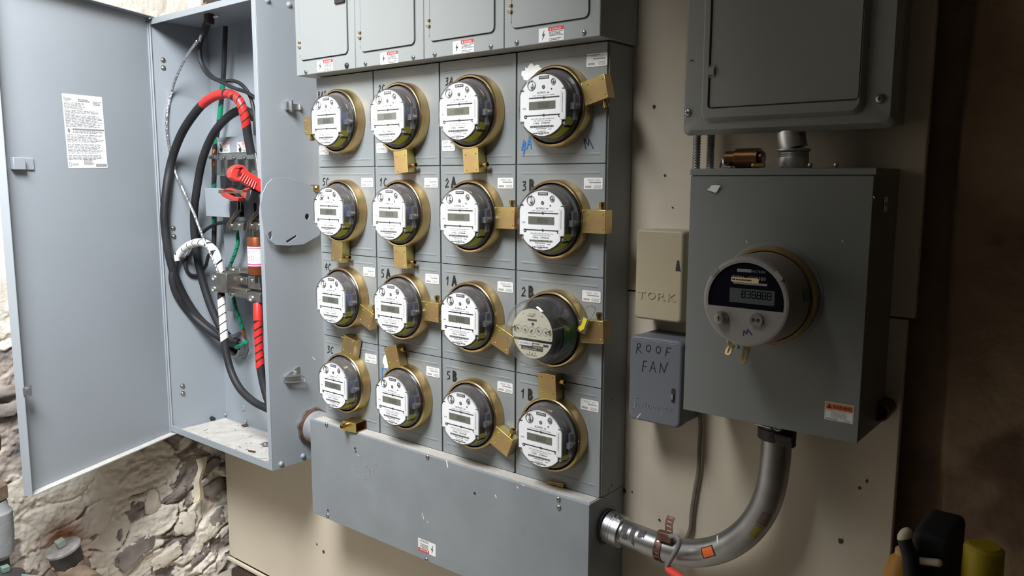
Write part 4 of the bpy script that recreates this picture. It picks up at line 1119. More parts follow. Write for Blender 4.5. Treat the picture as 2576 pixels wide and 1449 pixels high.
o, pE = cable('power_cable', 'black cable wrapped in red tape below the right hand lugs', [(648, 758, 1.47), (649, 800, 1.46), (651, 860, 1.455), (655, 920, 1.45), (664, 970, 1.45), (678, 1015, 1.45), (700, 1050, 1.45)], cr_ * .95)
sleeve(o, pE, .02, .16, cr_ * 1.06, redtape, 1, 'red_tape', 0, 0); sleeve(o, pE, .17, .55, cr_ * 1.03, redtape, 6, 'red_tape', .22)
cable('control_cable', 'thin black cable curving from the top fitting towards the right', [(503, 100, 1.47), (500, 125, 1.475), (506, 160, 1.48), (525, 190, 1.48), (556, 206, 1.48), (590, 222, 1.475), (620, 232, 1.47), (650, 252, 1.465)], .0062, seg=8)
cable('control_cable', 'thin black cable with hump, crossing above the red taped arch', [(508, 100, 1.475), (504, 130, 1.485), (512, 165, 1.49), (535, 193, 1.49), (560, 203, 1.49), (590, 204, 1.485), (612, 217, 1.48), (630, 245, 1.48), (640, 290, 1.478), (643, 340, 1.476)], .0062, seg=8)
o, pG = cable('ground_cable', 'straight black ground cable with green tape marks coming from the box top', [(567, 66, 1.545), (565, 120, 1.55), (562, 190, 1.555), (557, 250, 1.56), (552, 300, 1.56), (545, 345, 1.56), (540, 375, 1.535), (539, 400, 1.525), (539, 440, 1.53), (538, 475, 1.54), (539, 560, 1.555), (538, 620, 1.56)], .0085, seg=10)
for a_, e_ in (((562, 212), (560, 228)), ((556, 262), (553, 297)), ((545, 352), (543, 366)), ((538, 462), (538, 472)), ((539, 548), (539, 556))): sleeve(o, pG, a_, e_, .0089, green, 1, 'green_tape', 0, .8)
sleeve(o, pG, (540, 378), (539, 416), .0090, copper, 1, 'bare_strand', 0, 0)
q = UY(539, 396, 1.52); b = MB(T(q) @ FRONT); b.rrect(-.020, .016, -.006, .006, .002, -.004, .010); b.build('bonding_clamp', steel, o, bev=.001)
o, pH = cable('ground_wire', 'green taped ground wire dropping onto the small lug', [(596, 582, 1.53), (598, 610, 1.525), (592, 635, 1.525), (582, 660, 1.53), (576, 676, 1.535)], .0062, m=rubber, seg=10)
sleeve(o, pH, .0, .95, .0066, green, 5, 'green_tape', .12, 1.0)
o, pI = cable('ground_wire', 'green taped ground wire running down from the lug to the bushing', [(586, 742, 1.52), (593, 775, 1.525), (603, 805, 1.535), (612, 832, 1.55), (616, 850, 1.555)], .0062, seg=10)
sleeve(o, pI, .0, .80, .0066, green, 5, 'green_tape', .12, 1.0); sleeve(o, pI, .80, 1.0, .0068, copper, 1, 'bare_strand', 0, 0)
cable('ground_wire', 'short green tailed stub of wire at the bushing mouth', [(618, 860, 1.552), (608, 868, 1.552), (594, 874, 1.552)], .0075, m=green, seg=10)
cable('control_cable', 'black cable curling in a small loop behind the white taped loop', [(575, 559, 1.52), (545, 563, 1.525), (515, 580, 1.53), (495, 605, 1.535), (475, 640, 1.54), (466, 665, 1.54), (475, 688, 1.54), (497, 692, 1.54), (517, 670, 1.535), (524, 645, 1.535), (538, 622, 1.54)], .0062, seg=8)
o, pW = cable('bare_strand_wire', 'twisted bare metal wire hanging in a bow from the top fitting', [(496, 104, 1.455), (470, 140, 1.452), (445, 190, 1.45), (429, 240, 1.448), (420, 290, 1.447), (420, 335, 1.446), (427, 380, 1.445), (440, 430, 1.444), (463, 480, 1.443), (487, 535, 1.442), (508, 590, 1.441), (530, 640, 1.441), (549, 688, 1.443)], .0030, m=bare, seg=8, cat='wire')
for ph in range(5):                                            # outer strands laid round the core
    Vp = []
    for i in range(len(pW) * 4 - 4):
        k, f_ = divmod(i, 4); p_ = pW[k].lerp(pW[min(k + 1, len(pW) - 1)], f_ / 4); tt_ = (pW[min(k + 1, len(pW) - 1)] - pW[max(k - 1, 0)]).normalized()
        u_ = tt_.cross(Vector((0, 1, 0))).normalized(); v_ = tt_.cross(u_); a_ = i * .55 + ph * 2 * PI / 5
        Vp.append(p_ + (u_ * math.cos(a_) + v_ * math.sin(a_)) * .0031)
    b = MB(); b.tube(Vp, .0019, 5); b.build('strand', bare, o)
# dark taped splice hanging under the top of the box
t = thing('taped_splice', 'black taped splice with a bolt hanging under the top of the box', 'splice', UY(520, 70, 1.47))
b = MB(); b.tube(smooth_path([UY(527, 40, 1.47), UY(522, 58, 1.468), UY(512, 82, 1.465), UY(503, 104, 1.46)], 4), .0135, 12, r1=.0105); b.build('tape_wrap', rubber, t)
b = MB(); q = UY(527, 46, 1.465); b.box(q.x - .017, q.x + .013, 1.454, 1.476, q.z - .020, q.z + .020); b.build('terminal', timber, t, bev=.003)
b = MB(); q = UY(552, 41, 1.47); b.cyl((q.x - .024, 1.465, q.z), (q.x + .005, 1.465, q.z), .004, 10); b.cyl(UY(506, 88, 1.45), UY(502, 104, 1.448), .004, 8); b.build('bolt', steel, t)
# dust and litter on the bottom of the box
def heap(x0, x1, y0, y1, z, nx, ny, h):
    V = []; F = []
    for j in range(ny + 1):
        for i in range(nx + 1):
            x = x0 + (x1 - x0) * i / nx; y = y0 + (y1 - y0) * j / ny
            e = min(i, nx - i, j, ny - j)
            V.append((x, y, z + (0.0004 if e == 0 else h * (.35 + .65 * max(0, fbm((x, y, 1), 14, 3))))))
    for j in range(ny):
        for i in range(nx):
            a_ = j * (nx + 1) + i; F.append((a_, a_ + 1, a_ + nx + 2, a_ + nx + 1))
    return V, F
b = MB(); b.add(*heap(EXL + .012, EXR - .006, EY0 + .006, EY1 - .012, EZ0 + th, 60, 22, .010)); b.build('dust_layer', dust, box, kind='stuff', smooth=80)
R = random.Random(9); fz = EZ0 + th + .004
b = MB()
for k in range(60):
    x = R.uniform(EXL + .05, EXR - .05); y = R.uniform(EY0 + .02, EY1 - .03); r = R.uniform(.002, .006)
    b.ball((x, y, fz + .002), r, (1, 1, .5), 6)
b.build('crumb', dust, box, kind='stuff', smooth=0)
for k, (px, py) in enumerate(((550, 1044), (584, 1044), (632, 1062))):
    q = UZ(px, py, EZ0 + .008); rivet(box, (q.x, 1.600, EZ0 + .016), 'y', .005, paint, 'rivet')
p = UZ(532, 1052, EZ0 + .014); b = MB(); b.tube([(p.x - .018, p.y + .004, EZ0 + .014), (p.x + .018, p.y - .002, EZ0 + .014)], .008, 12)
tag(b.build('cable_offcut', rubber), 'short black cable offcut lying in the dust of the switch box', 'offcut')
p = UZ(670, 1117, EZ0 + .012); b = MB(T((p.x, p.y, EZ0 + .010))); b.lathe([(.011, 0), (.017, 0), (.017, .004), (.011, .004), (.011, 0)], 20, False, False)
tag(b.build('washer', dullsteel), 'steel ring lying in the dust at the right of the switch box floor', 'washer')
p = UZ(616, 1069, EZ0 + .012); b = MB(T((p.x, p.y, EZ0 + .010))); b.lathe([(.0001, 0), (.013, 0), (.013, .002), (.0001, .002)], 16, False, False)
tag(b.build('knockout_slug', rust), 'brown knockout disc lying in the dust of the switch box', 'metal disc')
p = UZ(632, 1136, EZ0 + .010); b = MB(); b.cyl((p.x - .016, p.y, EZ0 + .010), (p.x + .016, p.y + .004, EZ0 + .012), .0028, 8)
tag(b.build('wire_scrap', rust), 'thin dark scrap of wire near the front of the switch box floor', 'wire')
# pipe and dark fitting above the box
b = MB(); q = UY(493, 20, 1.52); b.cyl((q.x, 1.52, EZ1 + .0005), (q.x, 1.52, EZ1 + .5), .028, 20)
tag(b.build('riser_pipe', mat('white_pipe', (.55, .56, .56), .5)), 'white riser pipe standing on top of the switch box', 'pipe')
q = UY(545, 2, 1.50); t = thing('roof_fitting', 'dark fitting with copper showing on top of the switch box', 'fitting', (q.x, 1.50, EZ1))
b = MB(); b.box(UY(509, 4, 1.46).x, UY(566, 4, 1.46).x, 1.46, 1.56, EZ1 + .0005, EZ1 + .08); b.build('clamp', castiron, t, bev=.006)
b = MB(); b.cyl((q.x + .0, 1.452, EZ1 + .022), (q.x + .03, 1.452, EZ1 + .022), .008, 10); b.build('copper_stub', copper, t)

# ------------------------------------------------------------------ big meter cabinet on the right
CY = 1.435; cx0, cx1, cz0, cz1 = -.7165, -.3785, -.4570, .0225
cab = thing('meter_cabinet', 'big plain grey steel cabinet carrying the round grey meter', 'cabinet', ((cx0 + cx1) / 2, 1.606, cz0))
b = MB(); b.box(cx0 + .001, cx1 - .001, CY + .004, WALL - .001, cz0 + .001, cz1 + .004); b.build('body', paint_c, cab, bev=.0012)
mc = Vector((-.547, CY, -.2065))
b = MB(FRONT); b.prism([(cx0, cz0), (cx1, cz0), (cx1, cz1 - .010), (cx0, cz1 - .010)], -CY - .0035, -CY, [[(mc.x + .078 * math.cos(2 * PI * k / 40), mc.z + .078 * math.sin(2 * PI * k / 40)) for k in range(40)]])
b.build('front_cover', paint_c, cab, bev=.001)
b = MB(); b.box(cx0, cx1 + .004, CY - .003, CY + .004, cz1 - .0085, cz1 + .003); b.build('drip_lip', paint_c, cab, bev=.001)
b = MB(T(mc) @ FRONT); b.lathe([(.098, .0), (.096, .0022), (.080, .0026)], 48, False, False); b.build('pressed_rim', paint_c, cab)
# warning label
A, Bq, Dq = UY(2073, 1054, CY - .0006), UY(2146, 1066, CY - .0006), UY(2076, 1009, CY - .0006)
wd_, ht_ = abs(Bq.x - A.x), abs(Dq.z - A.z)
b = MB(T((A.x, CY - .0004, A.z)) @ FRONT); b.rect(0, wd_, 0, ht_, 0); z = .0003; m_ = wd_ * .04
b.mi = 1; b.rect(m_, wd_ - m_, ht_ * .60, ht_ - m_, z); b.mi = 2
b.text('WARNING', wd_ * .60, ht_ * .77, z + .0003, h=ht_ * .20, w=wd_ * .66, bold=.02)
b.prism([(wd_ * .07, ht_ * .66), (wd_ * .25, ht_ * .66), (wd_ * .16, ht_ * .90)], z + .0002, z + .0003)
for k, s_ in enumerate(('HAZARDOUS VOLTAGE. CONTACT MAY', 'CAUSE INJURY OR DEATH.', 'DO NOT BREAK SEALS.', 'NO USER SERVICEABLE PARTS.', 'CALL UTILITY FOR SERVICE')): b.text(s_, wd_ * .5, ht_ * (.55 - .085 * k), z + .0003, h=ht_ * .052, w=wd_ * (.86 if k == 0 else .55))
b.greek(wd_ * .08, wd_ * .55, ht_ * .06, ht_ * .12, 1, z, .5); b.text('MS 70917', wd_ * .80, ht_ * .10, z + .0003, h=ht_ * .06)
for e in ((m_ * .6, wd_ - m_ * .6, m_ * .6, m_ * .75), (m_ * .6, wd_ - m_ * .6, ht_ - m_ * .75, ht_ - m_ * .6), (m_ * .6, m_ * .75, m_ * .6, ht_ - m_ * .6), (wd_ - m_ * .75, wd_ - m_ * .6, m_ * .6, ht_ - m_ * .6)): b.rect(*e, z)
b.build('warning_label', [paper, orange, ink], cab, smooth=0)
q = UX(2227, 514, cx1); b = MB(T(q) @ SIDE); b.rect(-.012, .012, -.013, .013, .0006); b.mi = 1; b.rect(-.006, .006, -.004, .004, .0009); b.build('side_sticker', [paper, greyink], cab, smooth=0)
b = MB(T(UY(1797, 474, CY - .0038)) @ FRONT); R = random.Random(6)
b.prism([((.016 if k % 2 else .009) * math.cos(2 * PI * k / 9), .007 * (.6 + .8 * R.random()) * math.sin(2 * PI * k / 9)) for k in range(9)], 0, .0004); b.build('torn_label', paper, cab, smooth=0)
for px, py in ((2118, 604), (2197, 494), (1877, 606)):
    b = MB(T(UY(px, py, CY - .0038)) @ FRONT); b.line([(0, 0), (.002, -.003)], .0015, 0); b.build('paint_chip', paper, cab, smooth=0)

# ---- round grey meter on the cabinet
t = thing('sealing_ring', 'gold rimmed ring around the big grey meter on the right hand cabinet', 'sealing ring', mc)
b = MB(T(mc) @ FRONT); b.lathe([(.0835, .003), (.083, .024), (.0845, .027), (.0875, .0275), (.0895, .025), (.0905, .020), (.0905, .004), (.0835, .003)], 64, False, False); b.build('band', zinc, t, smooth=50)
t = thing('demand_meter', 'big round grey meter with dark half moon window on the right hand cabinet', 'meter', mc)
def Q(name, m, fn, **k):
    b = MB(T(mc) @ FRONT); fn(b); return b.build(name, m, t, **k)
Q('base', meterside, lambda b: b.lathe([(.076, -.0035), (.076, .006), (.0822, .008), (.0822, .030)], 48, True, True))
Q('side_shell', meterside, lambda b: b.lathe([(.0822, .0302), (.0818, .070), (.0805, .100), (.0798, .1065)], 64, False, False), smooth=50)
wz = -.0115
def facef(b):
    a = math.asin(wz / .0690); hole = arc(.0690, a + .0, PI - a, 40)
    b.lathe([(.0798, .1065), (.0796, .112), (.0770, .1165), (.0735, .1175)], 64, False, False)
    b.prism([(.0735 * math.cos(2 * PI * k / 64), .0735 * math.sin(2 * PI * k / 64)) for k in range(64)], .1100, .1175, [hole])
Q('face_shell', meterbody, facef, smooth=35)
Q('window', window_m, lambda b: b.disc(0, 0, .0705, .1140, 48))
def lcdf(b):
    b.rect(-.030, .051, -.0015 - .001, .0230, .1142); b.mi = 1
    for k in range(6):
        x = -.0075 + k * .0092; y0, y1 = .0075, .0195; s_ = .0008
        segs = [(x, x + .006, y1 - s_, y1 + s_), (x, x + .006, y0 - s_, y0 + s_), (x, x + .006, (y0 + y1) / 2 - s_, (y0 + y1) / 2 + s_), (x - s_, x + s_, y0, y1), (x + .006 - s_, x + .006 + s_, y0, y1)]
        if k == 1: segs.pop(3)
        for g in segs: b.rect(*g, .1144)
Q('display', [lcd_grey, window_m], lcdf, smooth=0)
def prt(b):
    z = .1142
    b.rect(-.018, .008, .0520, .0575, z); b.text('VECTRON', .0205, .0545, z, h=.0042, w=.024)
    b.text('71BN   6225389', .004, .0425, z, h=.0062, w=.060); b.rect(-.024, .037, .0305, .0345, z)
    b.mi = 1; b.rrect(-.028, .022, .0340, .0425, .0015, z + .0002, z + .0006); b.mi = 2; b.greek(-.026, .019, .0355, .041, 1, z + .0008, .5)
Q('print', [greyink, gold, ink], prt, smooth=0)
def lockf(b): b.lathe([(.0125, .1175), (.0125, .124), (.0118, .1265), (.0085, .131), (.0085, .1325), (.006, .1330)], 24, center=(-.0405, -.0315)); b.mi = 1; b.rect(-.0415, -.0395, -.036, -.0285, .1332); b.disc(-.0405, -.0290, .0018, .1332)
Q('key_lock', [tin, gap_m], lockf)
def portf(b):
    b.prism([(.0235 + x, -.0290 + y) for x, y in flat_circle(.0118, .0118)][0:0] or [(.0235 + .0118 * math.cos(a_), -.0290 + max(-.0092, .0118 * math.sin(a_))) for a_ in [2 * PI * k / 28 for k in range(28)]], .1175, .1240)
    b.mi = 1; b.disc(.0190, -.0285, .0034, .1242); b.disc(.0275, -.0285, .0034, .1242)
Q('optical_port', [tin, gap_m], portf)
def mk(b): b.line([(.000, -.0585), (.0005, -.0500), (.0055, -.0555), (.0075, -.0475), (.0150, -.0560)], .0020, .1178)
Q('marker_writing', mat('blue_ink', (.02, .03, .16), .5), mk, smooth=0)
for an in (2.45, .72):
    b = MB(T(mc) @ FRONT @ Matrix.Rotation(an, 4, 'Z')); b.rrect(.0715, .0800, -.009, .009, .002, .1135, .1185); b.build('clip_tab', meterbody, t, bev=.001)
def grn2(b):
    V = []; F = []
    for k in range(7):
        a_ = .02 + .28 * k / 6
        for z in (.034, .060): V.append((.0828 * math.cos(a_), .0828 * math.sin(a_), z))
    for k in range(6): F.append((2 * k, 2 * k + 2, 2 * k + 3, 2 * k + 1))
    b.add(V, F)
Q('green_sticker', greenp, grn2)
# brass seal straps hanging from the bottom of its ring
for nm, lab, p0, p1, wd in (('seal_strap', 'left slotted brass strap hanging below the round grey meter', (1843, 862), (1829, 893), .012), ('seal_strap', 'right longer slotted brass strap hanging below the round grey meter', (1881, 868), (1868, 914), .012)):
    a = UY(*p0, 1.350); e = UY(*p1, 1.340); L = (e - a).length
    tt = thing(nm, lab, 'strap', a)
    d = (e - a).normalized(); s_ = Vector((1, 0, 0)); s_ = (s_ - d * s_.dot(d)).normalized(); n_ = s_.cross(d)
    M = Matrix(((s_.x, d.x, n_.x, a.x), (s_.y, d.y, n_.y, a.y), (s_.z, d.z, n_.z, a.z), (0, 0, 0, 1)))
    b = MB(M); b.rrect(-wd / 2, wd / 2, -.012, L, .0045, -.0015, .0015, [rr(-.0018, .0018, L * .35, L * .85, .0017)]); b.build('strap', zinc, tt, bev=.0005)
a = UY(1850, 862, 1.345); b = MB(); b.cyl(a, UY(1858, 874, 1.330), .0025, 8); b.ball(UY(1833, 858, 1.335), .0042); b.ball(a, .0045)
tag(b.build('seal_pin', dullsteel), 'small steel pin beside the brass straps under the round grey meter', 'pin')

# ------------------------------------------------------------------ breaker panel at the top right
PY = 1.500
p = UY(1712, 344, PY); px0 = p.x + .000; pz0 = UY(1723, 336, PY).z - .004; px1 = UY(2253, 290, PY).x + .001; pz1 = .62
pan = thing('panelboard', 'large grey breaker panel with pressed frame and closed door at the top right', 'panelboard', ((px0 + px1) / 2, 1.606, pz0))
b = MB(); b.box(px0 + .012, px1 - .012, PY + .0135, WALL - .001, pz0 + .012, pz1 - .01); b.build('body', paint_p, pan)
# cover with a sloping rim
def ring_loft(b, rects, cap=True):
    k = None; V = []
    for x0, x1, y0, y1, r, z in rects:
        o = rr(x0, x1, y0, y1, r, 4); k = len(o); V += [(x, y, z) for x, y in o]
    F = [(a_ * k + i, a_ * k + (i + 1) % k, (a_ + 1) * k + (i + 1) % k, (a_ + 1) * k + i) for a_ in range(len(rects) - 1) for i in range(k)]
    if cap: F.append([(len(rects) - 1) * k + i for i in range(k)])
    b.add(V, F)
fx0 = UY(1770, 250, PY).x; fx1 = UY(2176, 200, PY).x; fz0 = UY(1776, 303, PY).z
dx0 = UY(1790, 250, PY).x; dx1 = UY(2163, 230, PY).x; dz0_ = UY(1795, 271, PY).z
b = MB(FRONT)
ring_loft(b, [(px0, px1, pz0, pz1, .014, -PY - .013), (px0 + .001, px1 - .001, pz0 + .001, pz1 - .001, .014, -PY - .010), (px0 + .010, px1 - .010, pz0 + .010, pz1 - .010, .014, -PY),
              (fx0 - .004, fx1 + .004, fz0 - .004, pz1 - .06, .020, -PY), (fx0, fx1, fz0, pz1 - .064, .018, -PY + .007), (fx0 + .004, fx1 - .004, fz0 + .004, pz1 - .068, .016, -PY + .012),
              (dx0 - .003, dx1 + .003, dz0_ - .003, pz1 - .078, .008, -PY + .012), (dx0 - .002, dx1 + .002, dz0_ - .002, pz1 - .079, .006, -PY + .001)])
b.build('cover', paint_p, pan, smooth=40, wn=True)
b = MB(FRONT); b.rrect(dx0, dx1, dz0_, pz1 - .081, .005, -PY + .0012, -PY + .0085); dr = b.build('door', paint_p, pan, bev=.0015)
q = UY(1794, 181, PY); b = MB(FRONT); b.rrect(q.x - .009, q.x + .009, q.z - .012, q.z + .012, .002, -PY + .0087, -PY + .0097); b.box(q.x - .003, q.x + .008, q.z - .007, q.z + .007, -PY + .0097, -PY + .0145); b.build('latch', paint_p, dr, bev=.001)
for px, py in ((1731, 283), (2214, 249)): screw(pan, UY(px, py, PY), 'y', .0085, dullsteel)
b = MB(T(UY(1741, 155, PY - .0004)) @ FRONT); b.line([(-.004, .002), (.0, .003), (.003, .0)], .002, 0); b.build('paint_chip', gap_m, pan, smooth=0)

# pieces between panel and cabinet
zt_ = cz1 + .0042
for nm, px, lab in (('flexible_conduit', 1752, 'left armoured flexible conduit running up to the breaker panel'), ('flexible_conduit', 1787, 'right armoured flexible conduit running up to the breaker panel')):
    yq = 1.560 if px == 1752 else 1.585
    q = UY(px, 395, yq); t = thing(nm, lab, 'flexible conduit', (q.x, yq, zt_))
    z0, z1 = zt_ + .0002, pz0 + .0115
    b = MB(T((q.x, yq, 0))); pr = []; n = 14; h_ = (z1 - z0) / n
    for k in range(n): 
        for e, r in ((0, .0068), (.25, .0084), (.6, .0086), (.9, .0070)): pr.append((r, z0 + h_ * (k + e)))
    pr.append((.0068, z1)); b.lathe(pr, 16, True, True); b.build('armour', dullsteel, t)
q = UY(1995, 410, 1.53)
t = thing('conduit_nipple', 'short galvanised conduit nipple between the breaker panel and the cabinet', 'conduit', (q.x, 1.53, zt_))
b = MB(T((q.x, 1.53, 0)))
b.lathe([(.034, zt_ + .0003), (.034, zt_ + .004), (.029, zt_ + .004), (.0285, zt_ + .020), (.0275, zt_ + .0225), (.0285, zt_ + .024), (.0275, zt_ + .026), (.0285, zt_ + .028), (.0275, zt_ + .030), (.0285, zt_ + .0315), (.031, zt_ + .034), (.031, zt_ + .037), (.027, zt_ + .038)], 32, True, True)
b.build('connector', alu, t)
b = MB(); b.tube([(q.x, 1.53, zt_ + .038), (q.x - .004, 1.53, zt_ + .052), (q.x - .010, 1.535, pz0 + .0110)], .026, 20); b.build('offset_tube', alu, t)
for px in (1938, 2024):
    s_ = UZ(px, 412, zt_ + .004); b = MB(); b.ball((s_.x, 1.475, zt_ + .0052), .005); b.build('screw', steel, t)
# brass barrel lying on the cabinet
t = thing('brass_barrel', 'tarnished brass lock barrel lying on top of the big grey cabinet', 'lock', (UY(1875, 400, 1.47).x, 1.47, zt_))
def Y(px, py, y=1.470): return UY(px, py, y)
bz = zt_ + .0195
a = Y(1828, 400); e = Y(1853, 400); g = Y(1858, 400); h_ = Y(1912, 400); i_ = Y(1921, 400)
for v_ in (a, e, g, h_, i_): v_.z = bz
b = MB(); b.tube([a, a.lerp(e, .2), e, g], .0142, 20); b.build('plunger', copperpipe, t, bev=.001)
b = MB(); b.tube([e, h_.lerp(e, .03), h_], .0185, 24); b.tube([h_, i_], .0125, 20); b.build('barrel', copperpipe, t, bev=.001)
b = MB(); a2 = Y(1896, 414, 1.445); a2.z = zt_ + .0052; e2 = Y(1924, 414, 1.445); e2.z = zt_ + .0052; b.cyl(a2, e2, .0042, 10); b.ball(a2, .005)
tag(b.build('brass_pin', brass), 'small brass pin lying in front of the barrel on the grey cabinet', 'pin')
b = MB(); b.tube(smooth_path([(Y(1795, 410).x, 1.50, zt_ + .004), (Y(1812, 405).x, 1.48, zt_ + .020), (Y(1822, 405).x, 1.47, zt_ + .006), (Y(1850, 405).x, 1.452, zt_ + .003)], 5), .0024, 6)
tag(b.build('wire_tail', dullsteel), 'bent grey wire tail behind the brass barrel on the grey cabinet', 'wire')

# ------------------------------------------------------------------ two timer boxes
def timer(name, lab, m, y, x0, x1, z0, z1, rad):
    t = thing(name, lab, 'timer box', ((x0 + x1) / 2, WALL - .001, z0), 'timer boxes beside the meter bank')
    b = MB(FRONT); ring_loft(b, [(x0 + .002, x1 - .001, z0 + .002, z1 - .001, rad, -WALL + .001), (x0 + .002, x1 - .001, z0 + .002, z1 - .001, rad, -y - .026)]); b.build('body', m, t, smooth=40, wn=True)
    b = MB(FRONT); ring_loft(b, [(x0, x1, z0, z1, rad, -y - .0255), (x0, x1, z0, z1, rad, -y - .007), (x0 + .002, x1 - .002, z0 + .002, z1 - .002, rad, -y - .002), (x0 + .006, x1 - .006, z0 + .006, z1 - .006, rad * .8, -y)])
    d = b.build('door', m, t, smooth=50, wn=True); return t, d
TYY = 1.532
A = UY(1599, 577, TYY); Bq = UY(1715, 813, TYY)
t, d = timer('timer_box', 'tan timer box with raised lettering hung beside the meter bank', beige, TYY, UY(1597, 690, TYY).x, UY(1716.5, 690, TYY).x, UY(1594, 800, TYY).z, UY(1601, 576, TYY).z, .008)
for k, (ch, px, py) in enumerate((('T', 1614, 742), ('O', 1639, 743), ('R', 1664, 746), ('K', 1690, 749))):
    q = UY(px, py, TYY); b = MB(T((q.x, TYY - .0001, q.z)) @ FRONT)
    V, F, tw, th_ = text_geo(ch); n = len(V)
    o = b; 
    hh_, ww_ = .0165, .0195
    W = [(v.x / tw * ww_, v.y / th_ * hh_) for v in V]
    b.add([(x, y, .0016) for x, y in W] + [(x * 1.06, y * 1.06, 0) for x, y in W], F)
    from collections import Counter
    ec = Counter(); dirn = {}
    for f in F:
        for i in range(len(f)):
            e_ = (f[i], f[(i + 1) % len(f)]); ec[tuple(sorted(e_))] += 1; dirn[tuple(sorted(e_))] = e_
    for e_, cnt in ec.items():
        if cnt == 1:
            p_, q_ = dirn[e_]; base = len(b.v) - 2 * n; b.f.append([base + n + p_, base + n + q_, base + q_, base + p_]); b.m.append(0)
    b.build('raised_letter', beige, d, smooth=0)
q = UY(1706, 669, TYY); b = MB(T((q.x, TYY - .0004, q.z)) @ FRONT); b.prism([(-.0025, .011), (.002, .012), (.0035, .0), (.0055, -.009), (.0055, -.011), (-.0055, -.011), (-.0050, -.003)], 0, .0004); b.build('hasp_slot', gap_m, d, smooth=0)

IY = 1.506
x0, x1 = UY(1581, 950, IY).x, UY(1714, 950, IY).x; z0, z1 = UY(1578, 1052, IY).z, UY(1586, 842, IY).z
t, d = timer('timer_box', 'slate grey timer box hand lettered ROOF FAN under the tan one', slate, IY, x0, x1, z0, z1, .012)
def hl(pts, wd=.0017):
    W = [UY(a_ / 5.173 + 1560, e_ / 5.175 + 820, IY) for a_, e_ in pts]; return [(q.x, q.z) for q in W]
b = MB(T((0, IY - .0006, 0)) @ FRONT)
for pts in ([(212, 350), (230, 228), (262, 232), (262, 272), (226, 288), (278, 352)], [(372, 245), (345, 262), (342, 312), (368, 338), (396, 312), (396, 262), (372, 245)], [(497, 262), (470, 288), (470, 332), (496, 362), (524, 330), (524, 284), (497, 262)],
            [(590, 394), (612, 282), (662, 290)], [(600, 336), (638, 342)], [(288, 588), (308, 452), (350, 462)], [(298, 520), (338, 528)], [(388, 590), (432, 462), (460, 600)], [(402, 545), (452, 552)], [(516, 604), (528, 482), (572, 602), (618, 474)]):
    b.line(hl(pts), .0018, 0)
b.build('marker_writing', marker, d, smooth=0)
b = MB(T((0, IY - .0005, 0)) @ FRONT)
o_ = [UY(a_ / 5.173 + 1560, e_ / 5.175 + 820, IY) for a_, e_ in ((205, 150), (752, 205), (726, 246), (205, 178))]
b.line([(q.x, q.z) for q in o_] + [(o_[0].x, o_[0].z)], .0010, 0); m1 = [UY(a_ / 5.173 + 1560, e_ / 5.175 + 820, IY) for a_, e_ in ((210, 163), (735, 226))]; b.line([(q.x, q.z) for q in m1], .0008, 0)
b.build('embossed_frame', mat('worn_edge', (.30, .31, .33), .5), d, smooth=0)
ql = UY(1597, 1012, IY); qr = UY(1693, 1034, IY)
b = MB(T((0, IY - .0007, 0)) @ FRONT)
b.text('NTERMATIC', (ql.x + qr.x) / 2 + .006, (UY(1648, 1024, IY).z), .0003, h=.0085, w=abs(qr.x - ql.x) - .010)
qi = UY(1598, 1012, IY); b.line([(qi.x - .007, qi.z + .013), (qi.x + .008, qi.z + .013)], .0018, .0003); b.line([(qi.x, qi.z + .013), (qi.x, qi.z - .013)], .0030, .0003); b.line([(qi.x - .006, qi.z - .013), (qi.x + .006, qi.z - .013)], .0018, .0003); b.line([(qi.x + .002, qi.z - .004), (qi.x + .005, qi.z + .004), (qi.x + .009, qi.z - .001)], .0016, .0003)
b.build('raised_letter', mat('raised_slate', (.21, .22, .25), .4), d, smooth=0)
q = UY(1694, 995, IY); b = MB(T((q.x, IY - .0004, q.z)) @ FRONT); b.rrect(-.0045, .0045, -.016, .016, .004, 0, .0006); b.mi = 1; b.rrect(-.0035, .001, -.008, .004, .001, .0006, .004); b.build('hasp_slot', [gap_m, dullsteel], d, smooth=0)
a_ = UY(1602, 1052, IY - .0006); e_ = UY(1611, 1041, IY - .0006); b = MB(T((0, IY - .0006, 0)) @ FRONT); b.line([(a_.x, a_.z), (e_.x, e_.z)], .0018, 0); b.build('paint_scratch', paper, d, smooth=0)

# ------------------------------------------------------------------ conduit bend from trough to cabinet
KY = 1.530; KR = .0300
t = thing('conduit_elbow', 'thick galvanised conduit bend from the trough up to the big grey cabinet', 'conduit', (-.70, KY, -.80))
kp = [(1552, 1334), (1600, 1352), (1650, 1371), (1703, 1387), (1760, 1391), (1815, 1379), (1862, 1352), (1898, 1316), (1924, 1272), (1940, 1222), (1949, 1165), (1953, 1120), (1954, 1088)]
kw = [UY(a_, e_, KY) for a_, e_ in kp]; kw[-1].z = cz0 + .001; kw[-1].x = kw[-2].x
kpath = smooth_path(kw, 6)
b = MB(); b.tube(kpath, KR, 32); b.build('tube', galv, t)
